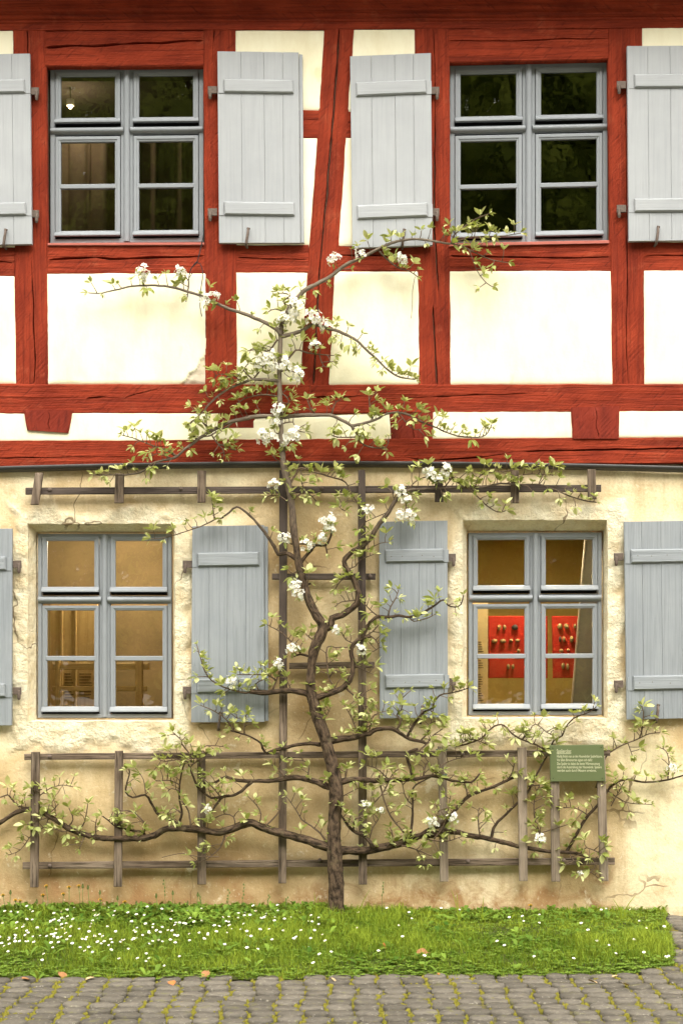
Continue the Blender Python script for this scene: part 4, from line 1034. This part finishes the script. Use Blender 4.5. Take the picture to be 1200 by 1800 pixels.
# leaves: rosettes on short spurs
def leaf_geo(k):
    r = random.Random(k); L = 1.0; wd = (.40, .48, .34, .54)[k]; fold = (.4, .2, .55, .3)[k]; bend = (.25, .5, .1, .35)[k]
    st = [(0, .04), (.15, .05), (.32, .75), (.55, 1.0), (.78, .72), (1, .0)]
    v = []; f = []
    for t, w_ in st:
        zc = -bend*t*t*.5; hw = w_*wd*.5
        v += [(t*L, -hw, zc+hw*fold), (t*L, 0, zc), (t*L, hw, zc+hw*fold)]
    for i in range(len(st)-1):
        a = i*3; f += [(a, a+3, a+4, a+1), (a+1, a+4, a+5, a+2)]
    return np.array(v), f
LG = [leaf_geo(i) for i in range(4)]
LV = []; spur = MB()
def rosette(p, n_, size, out):
    """p world point; leaves spray up/out around direction out"""
    ax = Vector(out).normalized(); a0 = random.random()*6.28
    for i in range(n_):
        az = a0+i*2.4; tilt = random.uniform(.35, 1.15)
        u_ = ax.orthogonal().normalized(); w_ = ax.cross(u_)
        d = (ax*math.cos(tilt)+(u_*math.cos(az)+w_*math.sin(az))*math.sin(tilt)).normalized()
        d.z += random.uniform(-.15, .1); d.y = max(-.75, min(.45, d.y)); d.normalize()
        q = d.to_track_quat('X', 'Z').to_matrix().to_4x4() @ Matrix.Rotation(random.uniform(-.7, .7), 4, 'X')
        s = size*random.uniform(.6, 1.15)
        LV.append((random.randrange(4), Matrix.Translation(p) @ q @ Matrix.Diagonal((s, s*random.uniform(.8, 1.1), s, 1)), random.random()**1.1, s))
clusters = 0
for sp, lf in PATHS:
    if lf <= 0: continue
    acc = random.uniform(0, .05); n_ = len(sp)
    for i in range(1, n_):
        seg = np.linalg.norm(sp[i, :3]-sp[i-1, :3]); acc += seg*lf*(1.0 if sp[i, 3]*270 < 2.6 else .55)
        if acc > .033 or (i == n_-1 and sp[i, 3] < .008):
            acc = random.uniform(-.02, .02)
            p = Vector(sp[i, :3]); tdir = Vector(sp[i, :3]-sp[i-1, :3]).normalized()
            side = tdir.cross(Vector((0, 1, 0))).normalized()*random.choice((-1, 1))
            if side.z < 0 and random.random() < .55: side = -side
            out = side*random.uniform(.6, 1.2)+tdir*random.uniform(0, .7)+Vector((0, -random.uniform(.1, .6), .25))
            if i == n_-1: out = tdir+Vector((0, -.3, .2))
            out.normalize(); L = random.choice((.008, .018, .035, .055, .075 if lf > .7 else .02)) if i < n_-1 else .004
            e = p+out*L
            spur.add(*tube([p, p+out*L*.5+Vector((random.uniform(-.006, .006), 0, random.uniform(-.004, .006))), e], [.0030, .0024, .0027], 4))
            rosette(e, random.randint(4, 7), random.choice((.036, .048, .056, .070))*random.uniform(.9, 1.12), out); clusters += 1
spur.v = [tuple(Vector(p)-TL for p in [q])[0] for q in spur.v]
o = spur.build('fruit_spurs', M['twig'], TR, True); tag(o, kind='stuff')
# blossom clusters
BL = """252,480,15 317,476,11 361,527,12 375,521,11 586,455,13 634,447,12 706,454,12 522,540,18 498,562,13 553,559,16 572,571,14 512,556,12 543,553,10
553,607,12 467,631,15 483,645,11 501,640,14 525,659,14 490,722,14 487,741,10 470,767,17 501,776,12 516,768,17 481,853,13 499,945,12 541,958,12 567,944,12 576,918,15 582,931,9 518,1028,12 525,1043,13
590,1107,9 705,865,12 713,880,11 703,905,12 721,908,13 758,834,14 785,827,12 647,898,11 514,1139,12 490,1168,10 407,1198,12 635,1142,10 641,1416,10 669,1424,8 760,1445,12 796,1437,11 368,1423,9 948,1475,11 1182,1350,11 1020,1535,5 479,622,9 455,640,9 770,842,9 750,828,9""".split()
def blossom_mesh(k):
    r = random.Random(k+40); v = []; f = []; ti = []
    def flower(c, nrm, R):
        nrm = nrm.normalized(); a = nrm.orthogonal().normalized(); b = nrm.cross(a); ph = r.random()*6
        for i in range(5):
            th = ph+i*1.2566; d = a*math.cos(th)+b*math.sin(th); e = nrm.cross(d)
            b0 = len(v); cup = r.uniform(.15, .5)
            v.extend([c+d*R*.12, c+d*R*.55-e*R*.42+nrm*R*cup*.6, c+d*R*1.0-e*R*.25+nrm*R*cup, c+d*R*1.05+e*R*.22+nrm*R*cup, c+d*R*.55+e*R*.42+nrm*R*cup*.6])
            ti.extend([.35, 0, 0, 0, 0]); f.append((b0, b0+1, b0+2, b0+3, b0+4))
        b0 = len(v)
        for i in range(5): th = i*1.2566; v.append(c+(a*math.cos(th)+b*math.sin(th))*R*.2+nrm*R*.3); ti.append(1)
        f.append(tuple(range(b0, b0+5)))
    for i in range(17):
        u_ = r.uniform(-.7, 1); th = i*2.4+r.uniform(-.4, .4); s = math.sqrt(max(0, 1-u_*u_)); n_ = Vector((s*math.cos(th), s*math.sin(th), u_))
        if n_.y > .45: n_.y *= -1
        flower(n_*r.uniform(.35, 1.05), n_+Vector((r.uniform(-.4, .4), -.45, r.uniform(-.1, .4))), r.uniform(.24, .36))
    me = bpy.data.meshes.new('blossom_cluster'); me.from_pydata([tuple(p) for p in v], [], f); me.materials.append(M['petal'])
    at_ = me.attributes.new('tint', 'FLOAT', 'POINT'); at_.data.foreach_set('value', np.array(ti, dtype=np.float32)); return me
BM = [blossom_mesh(i) for i in range(5)]
allp = np.vstack([sp for sp, _ in PATHS])
stem = MB()
for i, w_ in enumerate(BL):
    px, py, r = [float(x) for x in w_.split(',')]; p = Vector(P(px, py, .185))
    o = bpy.data.objects.new('blossom_cluster', BM[i % 5]); COL.objects.link(o); o.parent = TR; o.location = p-TL
    o.scale = [r/270*random.uniform(.92, 1.05)]*3; o.rotation_euler = (random.uniform(-.3, .3), random.uniform(-.9, .9), random.uniform(-.8, .8))
    k = int(np.argmin(((allp[:, :3]-np.array(p))**2).sum(1))); a = Vector(allp[k, :3])
    stem.add(*tube([a-TL, (a+p)/2-TL+Vector((0, 0, -.006)), p-TL], [.0025, .0022, .002], 5))
    for _ in range(random.randint(2, 3)): rosette(p+Vector((0, .01, -r/270*.5)), 2, .05, Vector((random.uniform(-1, 1), -.25, random.uniform(-.9, .2))))
tag(stem.build('blossom_stalks', M['stalk'], TR, True), kind='stuff')
# the largest 300 leaves are single parts, the rest one mass
LV.sort(key=lambda q: -q[3])
lmesh = []
for k in range(4):
    for tn in (.15, .5, .85):
        me = bpy.data.meshes.new('leaf'); me.from_pydata([tuple(p) for p in LG[k][0]], [], LG[k][1]); me.materials.append(M['leaf'])
        a_ = me.attributes.new('tint', 'FLOAT', 'POINT'); a_.data.foreach_set('value', np.full(len(me.vertices), tn, dtype=np.float32)); me.polygons.foreach_set('use_smooth', [True]*len(me.polygons)); lmesh.append(me)
for k, mt_, tn, s in LV[:300]:
    o = bpy.data.objects.new('leaf', lmesh[k*3+int(tn*2.99)]); COL.objects.link(o); o.parent = TR
    o.matrix_local = Matrix.Translation(-TL) @ mt_
v = []; f = []; ti = []
for k, mt_, tn, s in LV[300:]:
    b = len(v); m3 = np.array(mt_); pts = LG[k][0] @ m3[:3, :3].T+m3[:3, 3]-np.array(TL)
    v += [tuple(p) for p in pts]; f += [tuple(i+b for i in q) for q in LG[k][1]]; ti += [tn]*len(pts)
tag(mk('foliage', v, f, M['leaf'], TR, None, True, dict(tint=ti)), kind='stuff')

# loose cable hanging by the post
m = MB()
for pts_, r in (([(358, 412), (354, 432), (350, 448), (346, 462), (336, 472), (332, 490), (331, 505), (330, 520), (327, 530)], .0035), ([(346, 462), (352, 464), (356, 475), (356, 490), (353, 510), (352, 540), (355, 556)], .003), ([(346, 460), (340, 466), (334, 478), (333, 488), (338, 480)], .0025)):
    sp = smooth_path([(*P(a, b, .062+.01*math.sin(b)), r) for a, b in pts_]); m.add(*tube([tuple(p[:3]) for p in sp], sp[:, 3], 6))
tag(m.build('hanging_cable', M['wire'], None, True), 'loose dark cable dangling in loops below the upper window corner', 'cable')

# ================================================================== LAWN
def blades(name, n_, pick, mat, label, cat, seg=3):
    V = []; Fq = []; T_ = []; c = 0
    X, Y, Z, Hh, Wd, Az, Ln, Tn = pick(n_)
    n_ = len(X); dx, dy = np.cos(Az), np.sin(Az)
    lx, ly = -dy, dx
    lv = [(0, 1.0), (.5, .8), (1, .0)]
    out = np.zeros((n_, 5, 3), dtype=np.float32)
    for i, (t, w_) in enumerate(lv):
        bx = X+lx*Hh*Ln*t*t; by = Y+ly*Hh*Ln*t*t; bz = Z+Hh*t*(1-.25*Ln*t)
        if i < 2:
            out[:, 2*i] = np.stack([bx-dx*Wd*w_*.5, by-dy*Wd*w_*.5, bz], 1); out[:, 2*i+1] = np.stack([bx+dx*Wd*w_*.5, by+dy*Wd*w_*.5, bz], 1)
        else: out[:, 4] = np.stack([bx, by, bz], 1)
    me = bpy.data.meshes.new(name); nv = n_*5
    me.vertices.add(nv); me.vertices.foreach_set('co', out.ravel())
    base = np.arange(n_)[:, None]*5
    loops = np.concatenate([base+np.array([[0, 1, 3, 2]]), base+np.array([[2, 3, 4]])], 1).ravel()
    me.loops.add(len(loops)); me.loops.foreach_set('vertex_index', loops.astype(np.int32))
    me.polygons.add(n_*2); me.polygons.foreach_set('loop_start', (np.arange(n_)[:, None]*7+np.array([[0, 4]])).ravel().astype(np.int32))
    me.update(calc_edges=True)
    a_ = me.attributes.new('tint', 'FLOAT', 'POINT'); a_.data.foreach_set('value', np.repeat(Tn, 5).astype(np.float32))
    me.materials.append(M[mat]); o = bpy.data.objects.new(name, me); COL.objects.link(o); tag(o, label, cat, kind='stuff'); return o
def scatter(n_, dens=None):
    out = []
    while len(out) < n_:
        x = random.uniform(-2.75, LR); y = random.uniform(-2.15, .0)
        if not in_lawn(x, y): continue
        if dens and random.random() > dens(x, y): continue
        out.append((x, y))
    return np.array(out)
def pick_grass(n_):
    a = scatter(n_, lambda x, y: .55+.45*nz(x, y, 3, 1.8)+.3); X, Y = a.T
    n1 = np.array([nz(x, y, 6, 1.5) for x, y in a]); n2 = np.array([nz(x, y, 8, 6.) for x, y in a])
    Z = np.array([lawn_z(x, y) for x, y in a])-.004
    fe = np.array([y-lawn_front(x) for x, y in a]); Hh = (.022+.05*rng.random(n_)**1.5)*(1+.7*n1+.6*n2); Hh *= np.where(Y > -.3, 1.1, 1.0)*np.where((X > .4) & (Y > -.9), .6, 1.0)*np.clip(.35+fe/.35, .35, 1)
    return X, Y, Z, np.maximum(Hh, .018), rng.uniform(.003, .0062, n_), rng.uniform(0, 6.28, n_), rng.uniform(.1, 1.0, n_), np.clip(.45+.6*n1+.5*n2+rng.normal(0, .25, n_)+np.where((X > .4) & (Y > -.8), .25, 0), 0, 1)
blades('grass', 90000, pick_grass, 'grass', 'short fresh green grass covering the strip of lawn', 'grass')
# broad-leaved weeds and clover
v = []; f = []; ti = []
def broad(x, y, z, L, wd, az, el, tn):
    b = len(v); d = Vector((math.cos(az), math.sin(az), 0)); s = Vector((-d.y, d.x, 0))
    for t, w_ in ((0, .15), (.3, .6), (.6, 1), (.85, .75), (1, .1)):
        c = Vector((x, y, z))+d*L*t*math.cos(el)+Vector((0, 0, 1))*(L*math.sin(el)*t*(1-.45*t))
        v.extend([tuple(c-s*wd*w_*.5+Vector((0, 0, .15*wd*w_))), tuple(c), tuple(c+s*wd*w_*.5+Vector((0, 0, .15*wd*w_)))]); ti.extend([tn]*3)
    for i in range(4): a = b+i*3; f.extend([(a, a+3, a+4, a+1), (a+1, a+4, a+5, a+2)])
for x, y in scatter(800, lambda x, y: (.9 if y > -.75 and x < -.1 else .25 if y > -.5 else .07)*(.6+nz(x, y, 12, 2.))):
    tn = min(1, max(0, .4+.4*nz(x, y, 2, 3.)+random.gauss(0, .15))); z = lawn_z(x, y); a0 = random.random()*6
    for k in range(random.randint(4, 8)): broad(x, y, z, random.uniform(.05, .13)*(1 if x < 0 else .75), random.uniform(.016, .032), a0+k*2.4, random.uniform(.4, 1.25), min(1, max(0, tn+random.gauss(0, .12))))
for x, y in scatter(6500, lambda x, y: 1.0 if y < lawn_front(x)+.2 else .30+.4*nz(x, y, 15, 2.)):
    z = lawn_z(x, y)+random.uniform(.008, .035)-.012; a0 = random.random()*6; tn = random.uniform(.2, .9)
    for k in range(3): broad(x, y, z, random.uniform(.014, .024), random.uniform(.013, .019), a0+k*2.1, random.uniform(.0, .4), tn)
for x, y in scatter(330, lambda x, y: (1.0 if y > -.32 and x < .05 else .25 if y > -.2 else 0)*(.45+.9*max(0, .4+nz(x, 0, 12, 2.4)))):
    tn = random.uniform(.1, .7); z = lawn_z(x, y); a0 = random.random()*6
    for k in range(random.randint(4, 8)): broad(x, y, z, random.uniform(.05, .125)*(1 if x < .05 else .6), random.uniform(.014, .028), a0+k*2.4, random.uniform(.8, 1.4), min(1, max(0, tn+random.gauss(0, .12))))
tag(mk('weeds', v, f, M['weed'], None, None, True, dict(tint=ti)), 'low broad leaved weeds and clover growing through the lawn', 'weeds', kind='stuff')
# daisies
def daisy_mesh(k):
    r = random.Random(k); v = []; f = []; h = r.uniform(.045, .075); n_ = 11; lean = r.uniform(-.4, .4)
    vv, ff, _ = tube([(0, 0, 0), (lean*.01, 0, h*.6), (lean*.02, -.003, h)], [.0014, .0012, .0012], 4); me = bpy.data.meshes.new('daisy')
    v += [tuple(p) for p in vv]; f += ff; nst = len(ff); c = Vector((lean*.02, -.003, h)); nr = Vector((r.uniform(-.3, .3), -.5, 1)).normalized(); a = nr.orthogonal().normalized(); b_ = nr.cross(a)
    for i in range(n_):
        th = 6.283*i/n_; d = a*math.cos(th)+b_*math.sin(th); e = nr.cross(d); R = .0105; b0 = len(v)
        v += [tuple(c+d*R*.25-e*.0016), tuple(c+d*R*.95-e*.003+nr*.0025), tuple(c+d*R*.95+e*.003+nr*.0025), tuple(c+d*R*.25+e*.0016)]; f.append((b0, b0+1, b0+2, b0+3))
    npet = n_; b0 = len(v)
    for i in range(7): th = 6.283*i/7; v.append(tuple(c+(a*math.cos(th)+b_*math.sin(th))*.0042+nr*.0022))
    v.append(tuple(c+nr*.005)); f += [(b0+i, b0+(i+1) % 7, b0+7) for i in range(7)]
    me.from_pydata(v, [], f); me.materials.append(M['stalk']); me.materials.append(M['daisy']); me.materials.append(M['yellow'])
    me.polygons.foreach_set('material_index', [0]*nst+[1]*npet+[2]*7); return me
M['daisy'] = simple('white_daisy_petal', (.82, .80, .78), .6, .2, 0, .06)
DM = [daisy_mesh(i) for i in range(5)]; cnt = 0; tries = 0
while cnt < 285 and tries < 20000:
    tries += 1
    px, py = random.uniform(-5, 1180), random.uniform(1590, 1712)
    dn = (1.0 if py < 1655 else .22)*(1 if px < 330 else .55 if px < 570 else .05) if px < 570 else (.07 if py < 1680 else .015)
    dn *= .5+1.1*max(0, .5+nz(px, py*2.2, 9, .012))
    if 1595 < py < 1625 and 240 < px < 560: dn *= 1.5
    if random.random() > dn: continue
    x, y, _ = ground(px, py, .08); z = lawn_z(x, y) if in_lawn(x, y) else None
    if z is None: continue
    x, y, _ = ground(px, py, z+.062)
    if not in_lawn(x, y) or y > -.05: continue
    o = bpy.data.objects.new('daisy', random.choice(DM)); COL.objects.link(o); o.location = (x, y, lawn_z(x, y)); o.rotation_euler = (0, 0, random.uniform(-.6, .6)); s = random.uniform(.6, .95); o.scale = (s, s, s)
    tag(o, 'small white daisy flowering in the lawn', 'daisy', 'daisies in the lawn'); cnt += 1
# dandelions by the wall
def dandelion(px, py, open_, i, where):
    off = random.uniform(.10, .22); x, z = Q(px, py, off); y = -off; z0 = lawn_z(x, y)
    root = empty('dandelion', (x+random.uniform(-.015, .015), y, z0)); dx = x-root.location.x; h = z-z0
    tag(root, where, 'dandelion', 'dandelions along the wall')
    v_, f_, u_ = tube([(0, 0, -.01), (dx*.4+.004, 0, h*.5), (dx, 0, h)], [.0028, .0024, .0026], 6); mk('stem', v_, f_, M['stalk'], root, None, True)
    n_ = 16; v2 = []; f2 = []
    R = .016 if open_ else .008; H2 = .014 if open_ else .024
    for ring in range(3):
        for k in range(n_):
            th = 6.283*k/n_+ring*.2; rr = R*(1-.28*ring)*random.uniform(.85, 1.1); b0 = len(v2)
            c_, s_ = math.cos(th), math.sin(th)
            v2 += [(dx+c_*rr*.2-s_*.001, s_*rr*.2+c_*.001, h), (dx+c_*rr-s_*.002, s_*rr+c_*.002, h+H2*(.5+.25*ring)), (dx+c_*rr+s_*.002, s_*rr-c_*.002, h+H2*(.5+.25*ring)+.001)]; f2.append((b0, b0+1, b0+2))
    mk('flower_head', v2, f2, M['yellow'] if open_ else M['stalk'], root)
    v3, f3 = lathe((dx, 0, h-.006), [(.003, 0), (.0075, .006), (.008, .014), (.006, .019)], 9); mk('bud_cup', v3, f3, M['stalk'], root, None, True)
OPEN = [(82, 1559), (76, 1575), (122, 1561), (139, 1559), (112, 1573), (28, 1584), (36, 1585), (220, 1587), (932, 1593), (177, 1583), (6, 1575)]
BUD = [(146, 1560), (155, 1562), (176, 1571), (19, 1571), (207, 1581), (240, 1590), (65, 1587), (275, 1577), (304, 1572), (348, 1575), (330, 1590)]
for i, (a, b) in enumerate(OPEN): dandelion(a, b, True, i, 'yellow dandelion standing at the wall apart from the rest, below the sign' if a == 932 else 'open yellow dandelion on a tall stem before the wall')
for i, (a, b) in enumerate(BUD): dandelion(a, b, False, i, 'closed dandelion head on a tall stem before the wall')
# taller grass tufts and stalks against the wall
def tuft(px, py, tops, label, wd=.006):
    x, y, _ = ground(px, py, .07); y = max(-.45, min(-.06, y)); z = lawn_z(x, y); root = empty('tall_grass_tuft', (x, y, z)); tag(root, label, 'grass tuft', 'tall grass tufts at the wall foot')
    for tx, ty in tops:
        ex, ez = Q(tx, ty, -y); ex -= x; ez -= z; v_ = []; f_ = []
        for i, t in enumerate((0, .3, .6, .85, 1)):
            cx_ = ex*t**1.6; cz_ = ez*(t**.8); w_ = wd*(1-t)**.6*.5+.0006
            v_ += [(cx_-w_, 0, cz_), (cx_, -.002, cz_), (cx_+w_, 0, cz_)]
        for i in range(4): a = i*3; f_ += [(a, a+1, a+4, a+3), (a+1, a+2, a+5, a+4)]
        mk('blade', v_, f_, M['grass'], root, None, True, dict(tint=[.8]*len(v_)))
tuft(812, 1625, [(792, 1563), (802, 1568), (830, 1585), (818, 1590), (840, 1600)], 'tall grass tuft below the bright post right of the tree trunk')
tuft(855, 1625, [(850, 1575), (866, 1592), (840, 1600), (878, 1605), (860, 1598)], 'spiky grass tuft with a seed stalk below the pale trellis post')
tuft(1110, 1625, [(1076, 1580), (1118, 1572), (1121, 1590), (1102, 1600)], 'arching grass tuft beyond the end of the trellis', .009)
tuft(1012, 1622, [(995, 1590), (1010, 1588), (1020, 1604)], 'short grass tuft under the sign')
tuft(630, 1615, [(651, 1562), (640, 1580), (628, 1588), (618, 1590)], 'thin pale grass tuft right at the tree trunk')
tuft(555, 1615, [(560, 1575), (552, 1568), (545, 1585), (563, 1590), (572, 1588)], 'dense grass tuft leaning on the base of the tree trunk')
def stalk(px0, py0, pts_, label):
    x, y, _ = ground(px0, py0, .07); y = max(-.3, min(-.06, y)); z = lawn_z(x, y); root = empty('weed_stalk', (x, y, z)); tag(root, label, 'weed', 'thin weed stalks at the wall foot')
    w3 = [(Q(a, b, -y)[0]-x, random.uniform(-.01, .01), Q(a, b, -y)[1]-z) for a, b in pts_]
    v_, f_, _ = tube([(0, 0, 0)]+w3, [.0022]+[.0016]*len(w3), 5); mk('stem', v_, f_, M['stalk'], root, None, True)
    for p_ in [w3[-1]]+[tuple((np.array(w3[0])*(1-k)+np.array(w3[-1])*k)) for k in (.2, .4, .6, .8)]:
        v_, f_ = lathe((p_[0]+random.uniform(-.008, .008), p_[1], p_[2]), [(.001, -.006), (.005, 0), (.004, .006), (.001, .010)], 6); mk('bud', v_, f_, M['stalk'], root, None, True)
stalk(402, 1612, [(401, 1590), (403, 1565)], 'weed stalk before the wall below the third trellis post'); stalk(428, 1612, [(426, 1585), (430, 1555)], 'taller weed stalk between the third and fourth trellis posts')
stalk(289, 1612, [(290, 1580), (289, 1548)], 'tall thin weed stalk between the second and third trellis posts'); stalk(468, 1612, [(470, 1590), (474, 1574)], 'short weed stalk beside the fourth trellis post')
stalk(672, 1610, [(671, 1580), (674, 1552)], 'leafy weed stalk beside the trunk under the fifth trellis post'); stalk(500, 1612, [(502, 1592), (505, 1578)], 'weed stalk under the foot of the fourth trellis post'); stalk(356, 1612, [(355, 1590), (351, 1574)], 'weed stalk under the foot of the third trellis post')
# fallen leaves
def dead_leaf(px, py, s, label, cl):
    x, y, _ = ground(px, py, .08); z = lawn_z(x, y)+.02 if in_lawn(x, y) else .03
    g_, f_ = LG[random.randrange(4)]; me_v = [(p[0]*s-.5*s, p[1]*s*1.6, p[2]*s*1.8+.2*s*abs(p[0]-.5)) for p in g_]
    o = mk('fallen_leaf', me_v, f_, M[cl], None, None, True); o.location = (x, y, z); o.rotation_euler = (random.uniform(-.5, .2), random.uniform(-.4, .4), random.uniform(0, 6)); tag(o, label, 'leaf', 'fallen leaves on the grass')
M['orange'] = simple('orange_dead_leaf', (.50, .17, .05), .7, .2, 0, .4, 40, .3); M['pale'] = simple('pale_dead_leaf', (.55, .38, .20), .7, .2, 0, .4, 40, .3)
for px, py, s, lb, c in ((110, 1692, .07, 'dark curled leaf among daisies near the grass edge', 'dry'), (302, 1708, .055, 'orange dead leaf at the edge of the setts', 'orange'), (362, 1695, .06, 'brown curled leaf in the grass right of the orange leaf', 'dry'), (587, 1704, .05, 'pale curled leaf at the grass edge below the trunk', 'pale'), (741, 1664, .09, 'large brown curled leaf in mid lawn right of the trunk', 'dry'), (680, 1652, .07, 'small brown leaf left of the large curled leaf', 'orange'), (775, 1693, .06, 'small orange leaf in the grass below the large curled leaf', 'orange'), (1040, 1707, .06, 'pale leaf near the rounded lawn corner', 'pale'), (1080, 1700, .05, 'pinkish leaf beside the pale one near the lawn corner', 'pale'), (1098, 1712, .045, 'thin straw coloured leaf closest to the lawn corner', 'pale'), (45, 1703, .055, 'dark leaf at the grass edge in the far corner of the lawn', 'dry'), (160, 1700, .06, 'small pale leaf beside the dark curled leaf', 'pale')):
    dead_leaf(px, py, s, lb, c)

# ================================================================== wood across the yard (what the panes mirror)
v = []; f = []; ti = []
for k in range(36):
    cx_, cy_ = -30+60*(k+.5)/36+random.uniform(-1, 1), -26-random.uniform(0, 5); top = random.uniform(21, 24)
    vv, ff, _ = tube([(cx_, cy_, -.2), (cx_+.2, cy_, 4), (cx_, cy_, top*.8)], [.35, .28, .1], 6); b = len(v); v += [tuple(p) for p in vv]; f += [tuple(i+b for i in q) for q in ff]; ti += [0]*len(vv)
    for j in range(1700):
        h = random.random(); z = 1+h*(top-1); R = 3.0*(math.sin(min(1, (1-h)*1.25+.08)*math.pi/2)); th = random.random()*6.28; rr = R*math.sqrt(random.random())
        c = Vector((cx_+rr*math.cos(th), cy_+rr*math.sin(th), z)); s = random.uniform(.3, .65); e1 = Vector((random.gauss(0, 1), random.gauss(0, 1), random.gauss(0, 1))).normalized()*s; e2 = e1.orthogonal().normalized()*s*.6
        b = len(v); v += [tuple(c-e1), tuple(c+e2), tuple(c+e1), tuple(c-e2)]; f.append((b, b+1, b+2, b+3)); ti += [random.random()]*4
tag(mk('woodland', v, f, M['wood_leaf'], None, None, False, dict(tint=ti)), 'dark wood across the yard mirrored in the window panes', 'woodland', kind='stuff')
